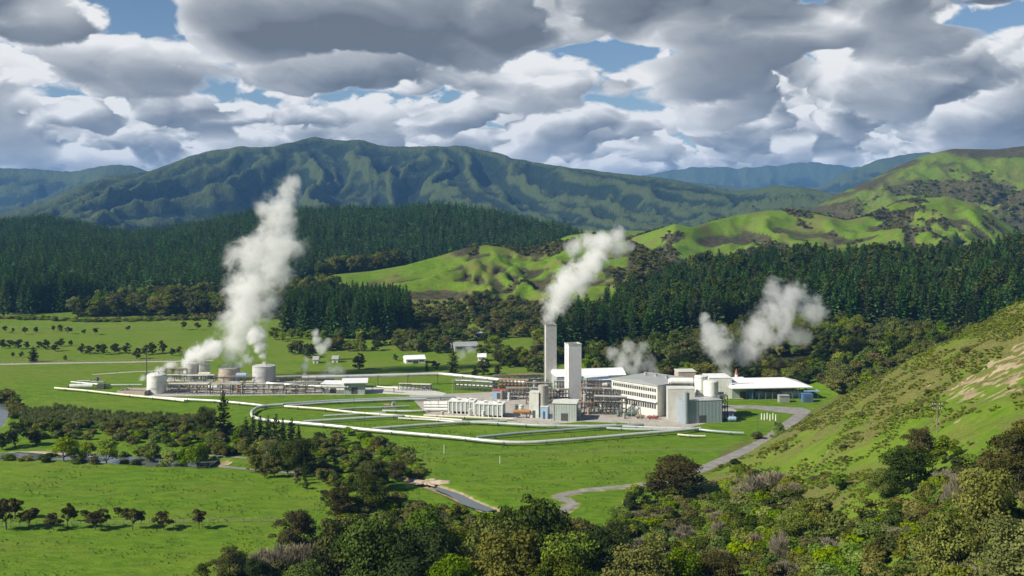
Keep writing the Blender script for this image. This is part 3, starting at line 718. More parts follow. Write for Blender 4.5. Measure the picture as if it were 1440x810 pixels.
# shrubs and trees among the farms in the middle distance
FARM_POLY = [(575, 478), (600, 452), (650, 442), (720, 440), (790, 446), (800, 500), (770, 528), (735, 520), (705, 515), (690, 500), (660, 497), (610, 497), (560, 495), (470, 494), (420, 500), (400, 498), (470, 486), (540, 484)]
PADS = [[(690, 478), (752, 476), (756, 492), (740, 500), (700, 497)], [(640, 456), (745, 455), (745, 464), (640, 464)], [(655, 466), (690, 466), (690, 476), (655, 476)], [(632, 480), (680, 480), (680, 497), (632, 497)]]
def farm(px, py, X, Y, z, i):
    q = PYof(Y, 0 * Y); k = in_poly(px, q, FARM_POLY)
    for p in PADS: k &= ~in_poly(px, q, p)
    return k & (fbm(X / 30, Y / 40, 3, seed=131) > -0.28)
P = spread_points(-160, 60, 580, 930, 8.2, farm, 41)
P = P[np.argsort(P[:, 1])]
for i, p in enumerate(P[:150]):
    k = ('olive', 'dark', 'mid', 'brown', 'dark', 'bright', 'olive')[int(rng.integers(0, 7))]
    put_tree('farm_tree', BROAD[k][i % 3], p - np.array([0, 0, .6]), rng.uniform(4.5, 9.5), {'olive': 'olive', 'dark': 'dark green', 'mid': 'mid green', 'brown': 'brownish', 'bright': 'bright green'}[k] + ' leafy tree around the small farms beyond the plant', 'trees around the far farms', rng.uniform(1.0, 1.4))
h = rng.uniform(5, 10, len(P[150:])); scatter_stuff('far_bush', [b[0] for b in BROAD['dark'] + BROAD['olive'] + BROAD['brown']], P[150:], np.stack([h * 1.2, h * 1.2, h], 1), 'dark bush below the green hill behind the farms')
# scrub on the hills behind: low clumps, one object per hill
def hill_scrub(name, label, idn, x0, x1, y0, y1, gap, test, seed, lo, hi, kinds=('dark', 'olive', 'brown')):
    Q = spread_points(x0, x1, y0, y1, gap, lambda px, py, X, Y, z, i: (i == idn) & test(px, py, X, Y, z), seed)
    Q = Q[rng.permutation(len(Q))[:9000]]
    s = rng.uniform(lo, hi, len(Q))
    scatter_stuff(name, sum((CLUMP[k] for k in kinds), []), Q, np.stack([s * 1.3, s * 1.3, s], 1), label)
def scrub_green(px, py, X, Y, z):
    g = fbm(X / 70, Y / 110, 4, 0.55, seed=107)
    return (((g > 0.13) & (px > 660)) | (px > 885) | (z < 9))
hill_scrub('hill_scrub', 'dark scrub in the gullies of the green middle hill', 2, -270, 210, 850, 1160, 4.6, scrub_green, 51, 2.0, 4.6)
def scrub_farm(px, py, X, Y, z):
    nb = fbm(X / 95, Y / 150, 5, 0.55, seed=101); nb2 = fbm(X / 60, Y / 60, 5, 0.6, seed=103)
    return nb + 0.35 * nb2 > 0.09
hill_scrub('gully_scrub', 'brown scrub in the gullies of the bright farm hills', 3, 100, 800, 1150, 1620, 6.5, scrub_farm, 53, 2.5, 5.5, ('dark', 'brown', 'brown'))
hill_scrub('mountain_scrub', 'rough scrub on the big hill at the far right', 4, 430, 1150, 1650, 2420, 14, lambda px, py, X, Y, z: (Y < lerp(px, [1080, 1340, 1700], [1900, 2290, 2290])) & (fbm(X / 260, Y / 260, 5, 0.55, seed=109) > -0.05), 55, 3.5, 8, ('dark', 'olive', 'mid'))

# ---- far paddocks on the left: rows of small trees
def row(pts, label, group, proto, name='paddock_tree', cat='tree'):
    for (px, py, hpx) in pts:
        g = gp(px, py); D = g.y; g.z = hz(g.x, g.y)
        put_tree(name, proto[int(rng.integers(0, len(proto)))], g, hpx * D / F, label, group, rng.uniform(0.9, 1.35), cat)
row([(7, 468, 10), (18, 469, 8), (36, 470, 11), (50, 468, 9), (75, 467, 9), (85, 466, 10), (95, 470, 11), (118, 471, 8), (134, 471, 10), (258, 464, 12), (278, 464, 11), (180, 466, 8), (295, 463, 10)], 'small dark tree standing alone in the farthest left paddock', 'small trees of the farthest paddock', FIELD + BROAD['dark'])
row([(4, 490, 13), (14, 489, 11), (26, 491, 14), (38, 490, 10), (55, 490, 10), (64, 491, 14), (78, 494, 13), (86, 487, 11), (99, 486, 8), (115, 497, 14), (126, 498, 12), (138, 497, 13), (146, 499, 16), (162, 497, 14), (178, 497, 15), (193, 505, 16), (205, 499, 14), (214, 498, 17), (228, 496, 17), (243, 500, 11), (252, 497, 10), (92, 507, 8), (18, 502, 7), (30, 502, 8)], 'dark bushy tree in the broken row across the left paddocks', 'row of trees across the left paddocks', BROAD['dark'] + BROAD['rust'])
g = gp(47, 509); put_tree('conifer_tree', FIR[0], g, 22 * g.y / F, 'dark cone shaped conifer alone beside the far track on the left', None, 1.5)
P = spread_points(-470, -140, 845, 890, 5.5, lambda px, py, X, Y, z, i: (px < 330) & (Y > 862 + 10 * np.sin(X / 40)), 57)
for i, p in enumerate(P[:70]):
    put_shrub(SHRUB[('mid', 'bright', 'olive')[i % 3]][i % 3], p, rng.uniform(5, 9), rng.uniform(2.5, 4.5), 'low green hedge bush along the foot of the western forest', 'hedge bushes below the western forest', 'hedge_bush', 'bush')
row([(432, 503, 20), (440, 500, 14), (505, 520, 24), (556, 508, 10), (637, 526, 34), (680, 527, 24), (668, 532, 18), (600, 522, 12), (612, 521, 14), (700, 528, 16)], 'dark upright tree standing in the paddock behind the long white pipe', 'dark trees behind the long white pipe', FIR + BROAD['dark'])
row([(410, 476, 14), (422, 477, 16), (436, 478, 15), (478, 480, 20), (505, 478, 16), (524, 478, 20), (386, 478, 18), (398, 480, 14), (455, 478, 14)], 'pale green rounded tree in front of the block of pines', 'pale trees in front of the pine block', BROAD['bright'] + BROAD['mid'])
# ---- row of small dark trees in the near paddock
for (px, py, hpx, w) in [(9, 745, 42, .8), (20, 730, 28, 1.2), (40, 744, 30, 1.2), (75, 745, 24, 1.0), (94, 745, 40, .45), (104, 733, 16, 1.2), (119, 729, 12, 1.2), (134, 745, 26, .9), (142, 744, 28, .9), (166, 727, 14, 1.1), (186, 745, 32, 1.0), (176, 728, 14, 1.0), (230, 745, 26, 1.0), (279, 744, 27, 1.0), (0, 720, 18, 1.2)]:
    g = gp(px, py); g.z = hz(g.x, g.y)
    put_tree('paddock_tree', FIELD[int(rng.integers(0, 5))], g, hpx * g.y / F, 'small dark bronze tree with a bare stem in the row across the near paddock', 'row of bronze trees in the near paddock', w * rng.uniform(1.1, 1.4))
# ---- round green trees along the river
for (px, py, hpx, k, lab) in [(90, 648, 34, 'bright', 'leftmost round bright green tree on the river bank'), (103, 640, 26, 'mid', 'darker green tree just behind the first round river tree'), (124, 640, 26, 'bright', 'compact round green tree on the far side of the river'), (150, 650, 36, 'bright', 'wide round green tree with two stems over the river'), (212, 646, 30, 'mid', 'deep green round tree beside the white river gravel'), (240, 653, 28, 'bright', 'small ball shaped bright green tree beside the footpath'), (262, 653, 30, 'mid', 'green tree leaning on its neighbour beside the footpath'), (277, 656, 34, 'bright', 'bright round tree with a dark right side beside the footpath'), (286, 645, 24, 'rust', 'bronze tree behind the round footpath trees')]:
    g = gp(px, py); g.z = hz(g.x, g.y)
    p = ROUND[k][int(rng.integers(0, 2))] if k in ROUND else BROAD[k][0]
    put_tree('river_tree', p, g, hpx * g.y / F, lab, 'trees along the river', rng.uniform(1.05, 1.25))
def one(name, proto, px, py, hpx, label, wide=1.0, cat='tree', group=None, sink=0.0):
    g = hit(px, py, 120, 1500) if py < 812 else None
    if g is None:
        D = 240.0
        for _ in range(6): z = hz((px - CX) / F * D, D); D = F * (H - z) / (py - HY)
        g = Vector(((px - CX) / F * D, D, hz((px - CX) / F * D, D)))
    g.z -= sink
    return put_tree(name, proto, g, hpx * g.y / F, label, group, wide, cat)
one('conifer_tree', FIR[1], 314, 612, 62, 'tall shaggy dark conifer rising above the river bushes', 0.85)
one('broadleaf_tree', BIG['dark'][0], 288, 612, 40, 'dark spreading tree left of the tall shaggy conifer', 1.0)
one('broadleaf_tree', BROAD['dark'][1], 21, 628, 34, 'very dark tree beside the bend of the river', 1.1)
one('broadleaf_tree', BROAD['rust'][1], 50, 626, 18, 'bronze bush on the far river bank', 1.3)
one('broadleaf_tree', BROAD['dark'][2], 3, 632, 24, 'dark tree on the river bank at the photo edge', 1.2)
for i, (px, py, hpx) in enumerate([(346, 620, 34), (356, 612, 30), (366, 618, 34), (377, 622, 38), (388, 628, 46), (398, 624, 36), (410, 628, 40), (352, 632, 30), (420, 632, 34), (372, 634, 28)]):
    one('cypress_tree', FIR[i % 3], px, py, hpx, 'dark pointed conifer in the clump beyond the footpath', 0.95, 'tree', 'clump of dark conifers beyond the footpath')
one('broadleaf_tree', BIG['dark'][1], 418, 668, 52, 'big dark round tree at the end of the footpath', 1.05)
one('broadleaf_tree', BIG['dark'][0], 398, 660, 40, 'dark round tree leaning into the big one at the footpath end', 1.1)
one('broadleaf_tree', BIG['olive'][0], 380, 652, 34, 'olive brown tree behind the dark round footpath trees', 1.1)
one('broadleaf_tree', BROAD['olive'][0], 358, 665, 26, 'olive round tree standing at the footpath bend', 1.2)
one('broadleaf_tree', BROAD['brown'][0], 373, 672, 24, 'brownish narrow tree below the footpath', 0.8)
one('broadleaf_tree', BROAD['brown'][1], 386, 671, 30, 'grey brown tree below the footpath beside the big dark tree', 0.8)
one('broadleaf_tree', ROUND['mid'][0], 405, 668, 22, 'small round green tree in front of the big dark tree', 0.9)
one('cypress_tree', FIR[2], 428, 676, 34, 'narrow green cypress in front of the big dark tree', 0.5)
one('broadleaf_tree', BROAD['brown'][2], 416, 682, 24, 'thin brown tree on the edge of the near paddock', 0.6)
one('broadleaf_tree', BROAD['dark'][0], 430, 688, 12, 'tiny dark bush at the foot of the narrow cypress', 1.2)
one('broadleaf_tree', BROAD['dark'][1], 456, 706, 17, 'single dark green bush alone on the near paddock', 1.1)
one('broadleaf_tree', BROAD['olive'][1], 453, 678, 20, 'olive bush beside the near paddock corner', 1.2)
one('broadleaf_tree', BROAD['olive'][2], 466, 684, 16, 'small olive bush next to the yellow green sapling', 1.2)
one('cypress_tree', make_pine(_r, LEAF['mid'], levels=14, per=6, sprays=3, R0=0.2, base=0.02, power=0.4, width=0.12), 482, 692, 26, 'narrow yellow green sapling at the edge of the thicket', 0.7)
one('broadleaf_tree', BIG['dark'][0], 528, 690, 44, 'broad very dark tree above the sandy stream bank', 1.35)
one('broadleaf_tree', BIG['rust'][0], 556, 676, 28, 'brown topped spreading tree beside the sandy bank', 1.4)
one('broadleaf_tree', BIG['dark'][1], 520, 722, 52, 'broad dark tree over the olive bushes in the middle', 1.2)
one('broadleaf_tree', BIG['rust'][1], 475, 730, 44, 'bronze dark tree left of the broad dark trees', 1.1)
one('broadleaf_tree', BIG['rust'][0], 413, 776, 58, 'dark bronze spreading tree on the edge of the near paddock', 1.25)
one('broadleaf_tree', BIG['olive'][1], 322, 822, 54, 'olive tree at the lower edge of the near paddock', 1.15)
one('broadleaf_tree', BROAD['olive'][0], 288, 818, 26, 'low olive bush beside the lower paddock edge', 1.3)
one('broadleaf_tree', BIG['dark'][1], 362, 825, 40, 'dark green bush beside the leafless shrubs', 1.2)
for (px, py, hpx, k, w, lab) in [
    (480, 850, 118, 'dark', .95, 'tall dark green tree in front of the leafless shrubs'), (540, 860, 135, 'dark', 1.0, 'massive dark tree at the lower middle edge'), (600, 835, 125, 'mid', .8, 'tall mid green tree below the sandy stream'),
    (590, 870, 120, 'dark', 1.0, 'dark tree in the lower middle foreground'), (645, 830, 84, 'yellow', .9, 'yellow green tree among the dark foreground trees'), (668, 850, 70, 'yellow', .8, 'small yellow green tree beside the tall dark one'),
    (690, 860, 130, 'mid', .9, 'green tree between the yellow green and the tall dark tree'), (740, 850, 152, 'dark', .8, 'tallest dark pointed tree in the lower middle'), (765, 830, 110, 'dark', 1.0, 'dark broad tree right of the tallest pointed tree'),
    (715, 880, 130, 'olive', 1.0, 'olive tree at the lower frame edge'), (800, 860, 110, 'mid', 1.0, 'mid green tree right of the tall dark trees'), (850, 855, 110, 'dark', .9, 'dark tree in the lower middle right thicket'), (868, 800, 72, 'dark', .6, 'narrow dark tree beside the end of the small road'),
    (905, 870, 100, 'olive', 1.1, 'olive spreading tree in the lower right thicket'), (955, 860, 86, 'mid', 1.1, 'green leafy tree in the lower right thicket'), (640, 880, 96, 'mid', 1.0, 'green tree at the lower edge below the yellow green tree'),
    (430, 860, 70, 'mid', 1.2, 'green bushy tree at the lower edge beside the leafless shrubs'), (1010, 850, 70, 'rust', 1.3, 'bronze tree in the lower right thicket'), (780, 890, 100, 'dark', 1.1, 'dark tree cut by the lower frame edge')]:
    one('broadleaf_tree', BIG[k][int(rng.integers(0, 2))], px, py, hpx, lab, w)
one('broadleaf_tree', BIG['rust'][1], 955, 702, 58, 'big rounded bronze tree beside the road junction', 1.75)
one('broadleaf_tree', BROAD['bright'][0], 895, 712, 30, 'bright green bush left of the big bronze tree', 1.6)
one('broadleaf_tree', BROAD['bright'][1], 925, 706, 28, 'bright green bush touching the big bronze tree', 1.5)
one('broadleaf_tree', BIG['dark'][0], 1280, 690, 62, 'large dark green tree on the grassy spur', 1.3)
one('broadleaf_tree', BROAD['bright'][2], 1330, 650, 36, 'bright green tree right of the large dark one on the spur', 1.3)
one('broadleaf_tree', BIG['rust'][0], 1290, 648, 46, 'bronze tree behind the large dark one on the spur', 1.3)
one('broadleaf_tree', BIG['mid'][0], 1245, 700, 40, 'mid green tree below the large dark one on the spur', 1.4)
one('broadleaf_tree', BROAD['mid'][1], 1178, 690, 24, 'green bush alone on the grassy slope', 1.7)
one('broadleaf_tree', BROAD['dark'][2], 1034, 655, 10, 'small dark green bush beside the road', 2.0)
one('broadleaf_tree', BROAD['bright'][1], 1225, 742, 40, 'bright green tree at the foot of the grassy slope', 1.6)
one('broadleaf_tree', BIG['mid'][1], 1120, 765, 48, 'wide green leafy tree in the right thicket', 1.5)
one('tree_fern', BIG['olive'][0], 1385, 780, 120, 'tall olive tree with visible limbs near the right edge', 0.9)
one('broadleaf_tree', BIG['olive'][1], 1330, 830, 110, 'olive tree in the near right corner thicket', 1.0)
one('broadleaf_tree', BIG['rust'][0], 1430, 700, 100, 'bronze tree standing at the right frame edge', 1.0)
one('broadleaf_tree', BIG['olive'][0], 1430, 840, 110, 'olive tree at the near right corner', 1.1)

# ---- thickets of shrubs
THICKET = [(330, 830), (380, 800), (440, 760), (470, 742), (480, 708), (540, 700), (600, 720), (650, 728), (700, 730), (745, 738), (800, 742), (850, 752), (875, 715), (940, 712), (1000, 702), (1050, 660), (1110, 680), (1140, 705), (1175, 725), (1215, 742), (1260, 725), (1300, 700), (1345, 668), (1400, 640), (1445, 610), (1600, 560), (1600, 980), (300, 980)]
SHADE = {'dark': 'dark green', 'mid': 'mid green', 'olive': 'olive', 'brown': 'brownish', 'bright': 'bright green'}
P = spread_points(-80, 200, 140, 345, 4.3, lambda px, py, X, Y, z, i: in_poly(px, py, THICKET) & (px < 1530), 61)
P = P[np.argsort(PYof(P[:, 1], P[:, 2]))]
inf = (PYof(P[:, 1], P[:, 2]) < 850) & (PXof(P[:, 0], P[:, 1]) < 1470)
A, B = P[inf], P[~inf]
step = max(1, len(A) // 250 + (1 if len(A) % 250 else 0))
sel = np.zeros(len(A), bool); sel[rng.permutation(len(A))[:240]] = True
def thicket_kind(p):
    n = float(fbm(np.array([p[0] / 18]), np.array([p[1] / 18]), 3, seed=71)[0]) + rng.normal() * 0.18
    px = PXof(p[0], p[1])
    if rng.random() < 0.03: return 'twig'
    if px > 1250: n -= 0.06
    return 'brown' if n < -0.24 else 'olive' if n < -0.02 else 'dark' if n < 0.05 else 'mid' if n < 0.22 else 'bright'
for i, p in enumerate(A[sel]):
    k = thicket_kind(p); px = PXof(p[0], p[1])
    where = 'in the thicket below the near paddock' if px < 700 else 'in the thicket at the end of the small road' if px < 1000 else 'in the thicket below the grassy slope' if px < 1230 else 'on the near right spur'
    if k == 'twig': put_shrub(TWIG[i % 3], p, rng.uniform(4, 6), rng.uniform(3.5, 5.5), 'grey leafless shrub ' + where, 'leafless shrubs of the thicket', 'bare_shrub')
    else: put_shrub(SHRUB[k][i % 3], p, rng.uniform(5.0, 8.5), rng.uniform(4.2, 7.0), SHADE[k] + ' shrub ' + where, 'shrubs of the foreground thicket')
C_ = np.concatenate([A[~sel], B])
s = rng.uniform(4.5, 7.5, len(C_))
scatter_stuff('undergrowth', SHRUB['olive'] + SHRUB['brown'] + SHRUB['dark'] + SHRUB['mid'] + SHRUB['mid'] + TWIG[:1] + SHRUB['bright'][:2], C_ - np.array([0, 0, 0.5]), np.stack([s * 1.1, s * 1.1, s * 0.8], 1), 'mixed undergrowth filling the foreground thicket')
# leafless grey stand left of the tall trees, and on the slope
for (px, py, hpx, w) in [(372, 800, 34, 1), (388, 806, 42, 1), (402, 812, 40, 1), (418, 806, 46, .9), (434, 812, 46, .9), (448, 816, 40, .9), (360, 814, 30, 1), (395, 820, 44, 1)]:
    g = hit(px, min(py, 806)); put_shrub(TWIG[int(rng.integers(0, 3))], g, 8 * w, hpx * g.y / F, 'tall leafless grey shrub in the stand left of the dark trees', 'stand of leafless shrubs', 'bare_shrub')
for (px, py, hpx, w) in [(1066, 700, 34, 1.3), (1082, 694, 36, 1.3), (1098, 690, 32, 1.2), (1050, 702, 26, 1.2), (1110, 700, 26, 1.0)]:
    g = hit(px, py); put_shrub(TWIG[int(rng.integers(0, 3))], g, 8 * w, hpx * g.y / F, 'silver grey twiggy shrub at the foot of the grassy slope', 'silver shrubs at the slope foot', 'bare_shrub')
for (px, py, hpx) in [(1094, 790, 50), (1100, 796, 46), (1340, 720, 60), (1350, 725, 64), (1010, 760, 34), (1432, 700, 60)]:
    g = hit(px, py); put_shrub(TWIG[int(rng.integers(0, 3))], g, 4.5, hpx * g.y / F, 'pale dead shrub standing among the olive shrubs on the right', 'pale dead shrubs on the right', 'bare_shrub')
# river thickets
BANK = [(28, 600), (60, 596), (150, 598), (270, 600), (340, 606), (420, 636), (470, 606), (520, 618), (560, 634), (585, 650), (590, 668), (560, 676), (500, 690), (478, 690), (440, 668), (330, 640), (300, 646), (260, 632), (180, 626), (120, 618), (40, 618)]
P = spread_points(-200, -30, 345, 470, 3.9, lambda px, py, X, Y, z, i: in_poly(px, PYof(Y, 0 * Y), BANK), 63)
for i, p in enumerate(P[rng.permutation(len(P))[:230]]):
    px = PXof(p[0], p[1])
    k = ('brown', 'olive', 'mid', 'dark', 'olive', 'mid', 'bright')[int(rng.integers(0, 7))]
    put_shrub(SHRUB[k][i % 3], p, rng.uniform(4.5, 7.5), rng.uniform(3.0, 6.0), SHADE[k] + (' bush in the belt on the far river bank' if px < 330 else ' bush in the belt between the pipeline and the footpath' if px < 470 else ' bush on the bank between the pipeline and the stream'), 'shrubs of the river belt', 'river_bush', 'bush')
# long grass on the terrace edge above the river
TER = [(28, 582), (80, 574), (150, 584), (275, 588), (285, 598), (150, 602), (60, 602), (28, 598)]
P = spread_points(-225, -110, 430, 495, 1.5, lambda px, py, X, Y, z, i: in_poly(px, PYof(Y, 0 * Y), TER), 65)
P = P[rng.random(len(P)) < .55]; s = rng.uniform(1.6, 3.4, len(P)); scatter_stuff('long_grass', TUSSOCK, P, s, 'long pale grass on the terrace above the river')
P2 = spread_points(-225, -110, 425, 500, 3.6, lambda px, py, X, Y, z, i: in_poly(px, PYof(Y, 0 * Y), TER), 66)
for i, p in enumerate(P2[rng.permutation(len(P2))[:60]]):
    put_shrub(SHRUB[('olive', 'mid', 'brown')[i % 3]][i % 3], p, rng.uniform(2.5, 5), rng.uniform(2, 3.8), SHADE[('olive', 'mid', 'brown')[i % 3]] + ' bush on the grassy terrace above the river', 'bushes on the river terrace', 'terrace_bush', 'bush')
P = spread_points(-75, -35, 400, 435, 2.2, lambda px, py, X, Y, z, i: in_poly(px, PYof(Y, 0 * Y), [(520, 622), (575, 632), (600, 640), (610, 655), (560, 660), (520, 640)]), 67)
s = rng.uniform(1.2, 2.4, len(P)); scatter_stuff('low_scrub', TUSSOCK + CLUMP['olive'], P, s, 'low rough growth below the long pipeline')
# spur: tufts and low scrub
def spur(lo, hi):
    def f(px, py, X, Y, z, i):
        n = fbm(X / 9, Y / 9, 4, 0.6, seed=141) + 0.5 * fbm(X / 32, Y / 32, 3, seed=142)
        n = n - 0.6 * slip_at(px, py)
        return (i == 10) & (px > 985) & (px < 1480) & (py < 735) & (z > 1.2) & (n > np.where(py > 575 + (1440 - px) * 0.10, lo, hi))
    return f
P = spread_points(30, 210, 180, 440, 0.95, spur(0.16, -0.10), 69); P = P[rng.permutation(len(P))[:24000]]
s = rng.uniform(0.35, 1.0, len(P)) ** 1.3
scatter_stuff('hillside_scrub', CLUMP['olive'] + CLUMP['mid'] + CLUMP['olive'] + CLUMP['bright'], P, np.stack([s * 1.5, s * 1.5, s * .8], 1), 'low olive scrub speckling the right-hand spur')
P = spread_points(30, 210, 180, 440, 3.2, spur(0.30, 0.16), 70); P = P[rng.permutation(len(P))[:90]]
for i, p in enumerate(P):
    put_shrub(SHRUB[('olive', 'olive', 'mid', 'brown')[i % 4]][i % 3], p, rng.uniform(1.8, 4.2), rng.uniform(1.0, 2.4), ('olive', 'olive', 'mid green', 'brownish')[i % 4] + ' low bush dotted over the right-hand grassy spur', 'low bushes dotted over the spur', 'spur_bush', 'bush')
# rough grass in the near paddocks
P = spread_points(-160, 60, 262, 470, 1.9, lambda px, py, X, Y, z, i: (i == 0) & (px > -20) & (px < 960) & (z > -0.25) & ~in_poly(px, py, THICKET) & ~in_poly(px, py, BANK) & (seg_dist(X, Y, ROAD) > 5) & (seg_dist(X, Y, RIVER) > 12) & (seg_dist(X, Y, STREAM) > 6) & ((Y < 455) | (px < 330)) & (fbm(X / 13, Y / 8, 4, 0.6, seed=151) > 0.10), 72)
P = P[rng.permutation(len(P))[:5000]]; s = rng.uniform(0.25, 0.6, len(P))
scatter_stuff('rough_grass', TUFT, P, np.stack([s * 1.6, s * 1.6, s], 1), 'tufts of rough grass scattered through the near paddocks')
# scrub at the left edge above the river bend, and wayside growth along the road
P = spread_points(-260, -200, 440, 540, 4.0, lambda px, py, X, Y, z, i: in_poly(px, PYof(Y, 0 * Y), [(-40, 556), (10, 552), (34, 572), (30, 586), (14, 590), (16, 574), (0, 566), (-40, 566)]), 73)
for i, p in enumerate(P):
    put_shrub(SHRUB[('brown', 'olive')[i % 2]][i % 3], p, rng.uniform(4, 7), rng.uniform(2.5, 4.5), ('brownish', 'olive')[i % 2] + ' bush on the high bank at the left photo edge', 'bushes on the high bank at the left', 'bank_bush', 'bush')
for i, (px, py, hpx) in enumerate(((12, 646, 12), (34, 648, 10), (60, 650, 14), (112, 650, 12), (132, 652, 16), (176, 650, 14), (192, 652, 18), (226, 654, 14), (70, 640, 12), (172, 640, 16), (196, 640, 20), (216, 641, 14), (252, 644, 18))):
    g = gp(px, py); g.z = hz(g.x, g.y)
    put_shrub(SHRUB[('mid', 'olive', 'dark')[i % 3]][i % 3], g, rng.uniform(4.5, 7), hpx * g.y / F, ('mid green', 'olive', 'dark green')[i % 3] + ' waterside bush on the river edge', 'waterside bushes of the river', 'waterside_bush', 'bush')
# ---------------------------------------------------------------- building kit
class MB:
    """Collects simple solids; build() links them as ONE mesh object."""
    def __init__(s): s.V, s.Fc, s.M, s.S = [], [], [], []
    def _add(s, V, Fs, m=0, smooth=False):
        o = len(s.V); s.V += [tuple(v) for v in V]
        for f in Fs: s.Fc.append([i + o for i in f]); s.M.append(m); s.S.append(smooth)
        return s
    def box(s, x0, x1, y0, y1, z0, z1, m=0):
        V = [(x0, y0, z0), (x1, y0, z0), (x1, y1, z0), (x0, y1, z0), (x0, y0, z1), (x1, y0, z1), (x1, y1, z1), (x0, y1, z1)]
        return s._add(V, [(3, 2, 1, 0), (4, 5, 6, 7), (0, 1, 5, 4), (1, 2, 6, 5), (2, 3, 7, 6), (3, 0, 4, 7)], m)
    def cyl(s, x, y, z0, z1, r0, r1=None, seg=28, m=0, caps=True):
        r1 = r0 if r1 is None else r1
        t = [2 * math.pi * i / seg for i in range(seg)]
        V = [(x + r0 * math.cos(a), y + r0 * math.sin(a), z0) for a in t] + [(x + r1 * math.cos(a), y + r1 * math.sin(a), z1) for a in t]
        s._add(V, [(i, (i + 1) % seg, (i + 1) % seg + seg, i + seg) for i in range(seg)], m, True)
        if caps: s._add(V[:seg], [tuple(range(seg))[::-1]], m); s._add(V[seg:], [tuple(range(seg))], m)
        return s
    def dome(s, x, y, z, r, h, seg=28, rings=5, m=0):
        for k in range(rings):
            a, b = math.pi / 2 * k / rings, math.pi / 2 * (k + 1) / rings
            s.cyl(x, y, z + h * math.sin(a), z + h * math.sin(b), r * math.cos(a), max(r * math.cos(b), 0.01), seg, m, False)
        return s
    def bar(s, p, q, r, seg=8, m=0, caps=True):
        V, Q = tube(p, q, r, r, seg); s._add(V, [tuple(int(i) for i in f) for f in Q], m, True)
        if caps: s._add(V[:seg], [tuple(range(seg))[::-1]], m); s._add(V[seg:], [tuple(range(seg))], m)
        return s
    def path(s, pts, r, seg=10, m=0):
        """A pipe along pts with mitred joints."""
        P = [np.array(p, float) for p in pts]; rings = []
        for i, p in enumerate(P):
            d0 = P[i] - P[i - 1] if i else P[1] - P[0]; d1 = P[i + 1] - P[i] if i < len(P) - 1 else d0
            d = d0 / np.linalg.norm(d0) + d1 / np.linalg.norm(d1); d /= np.linalg.norm(d)
            a = np.cross(d, [0, 0, 1.0]); a = a / np.linalg.norm(a) if np.linalg.norm(a) > 1e-4 else np.array([1.0, 0, 0]); b = np.cross(a, d)
            rings.append([p + (math.cos(t) * a + math.sin(t) * b) * r for t in np.linspace(0, 2 * np.pi, seg, endpoint=False)])
        V = [v for rg_ in rings for v in rg_]
        s._add(V, [(k * seg + i, k * seg + (i + 1) % seg, (k + 1) * seg + (i + 1) % seg, (k + 1) * seg + i) for k in range(len(P) - 1) for i in range(seg)], m, True)
        s._add(rings[0], [tuple(range(seg))[::-1]], m); s._add(rings[-1], [tuple(range(seg))], m)
        return s
    def prism(s, prof, y0, y1, m=0):
        """Profile in (x, z), extruded along y."""
        n = len(prof); V = [(x, y0, z) for x, z in prof] + [(x, y1, z) for x, z in prof]
        s._add(V, [(i, (i + 1) % n, (i + 1) % n + n, i + n) for i in range(n)] + [tuple(range(n))[::-1], tuple(range(n, 2 * n))], m)
        return s
    def build(s, name, mats, parent=None, loc=None, rz=0.0):
        me = bpy.data.meshes.new(name); me.from_pydata(s.V, [], s.Fc)
        for m in (mats if isinstance(mats, (list, tuple)) else [mats]): me.materials.append(m)
        me.polygons.foreach_set('material_index', s.M); me.polygons.foreach_set('use_smooth', s.S); me.update()
        return link(name, me, parent, loc, rz)

def mat_paint(name, c, dirt=0.25, rough=0.5, metal=0.0, stain=(0.20, 0.15, 0.11), scale=0.5, ribs=0.0):
    """Weathered paint, concrete or sheet metal: blotches, vertical run-off streaks, optional pressed ribs."""
    m, nt, b = new_mat(name)
    tc = nt.nodes.new('ShaderNodeTexCoord').outputs['Object']
    n1 = noise(nt, tc, scale, 5, 0.6); n2 = noise(nt, scaled(nt, tc, (2.2, 2.2, 0.12)), scale * 2.0, 4, 0.6)
    k = (n1 * 0.5 + n2 * 0.6).step(0.48, 0.80) * dirt
    nt.links.new(mixc(nt, k, mixc(nt, n1.step(0.3, 0.7) * 0.18, c, tuple(v * 0.78 for v in c)), stain), b.inputs['Base Color'])
    b.inputs['Roughness'].default_value = rough; b.inputs['Metallic'].default_value = metal
    if ribs:
        sp = nt.nodes.new('ShaderNodeSeparateXYZ'); nt.links.new(tc, sp.inputs[0])
        w = ((X(nt, sp.outputs[0]) + X(nt, sp.outputs[1])) * (6.283 / ribs))._m('SINE'); bump(nt, b, w.step(-0.2, 0.2), 0.6, 0.06)
    return m
WHITE = mat_paint('white_paint', (0.76, 0.77, 0.73), 0.4); OFFW = mat_paint('off_white_paint', (0.62, 0.64, 0.58), 0.45)
ROOFW = mat_paint('white_roof_sheet', (0.80, 0.81, 0.82), 0.12, 0.4, ribs=0.9); ROOFG = mat_paint('grey_green_roof_sheet', (0.36, 0.38, 0.36), 0.2, 0.45, ribs=0.9)
CONC = mat_paint('pale_concrete', (0.52, 0.52, 0.48), 0.4, 0.85); CONCD = mat_paint('stained_concrete', (0.36, 0.35, 0.32), 0.6, 0.9)
GREYG = mat_paint('grey_green_cladding', (0.38, 0.43, 0.41), 0.3, 0.5, ribs=1.1); GREYB = mat_paint('blue_grey_cladding', (0.27, 0.33, 0.37), 0.3, 0.5, ribs=1.5)
GREY = mat_paint('grey_paint', (0.33, 0.35, 0.35), 0.3); DARK = mat_paint('dark_steel', (0.07, 0.075, 0.08), 0.3, 0.55)
STEEL = mat_paint('galvanised_steel', (0.42, 0.43, 0.42), 0.35, 0.45, 0.3); RUST = mat_paint('rusty_brown_paint', (0.30, 0.21, 0.14), 0.6, 0.8)
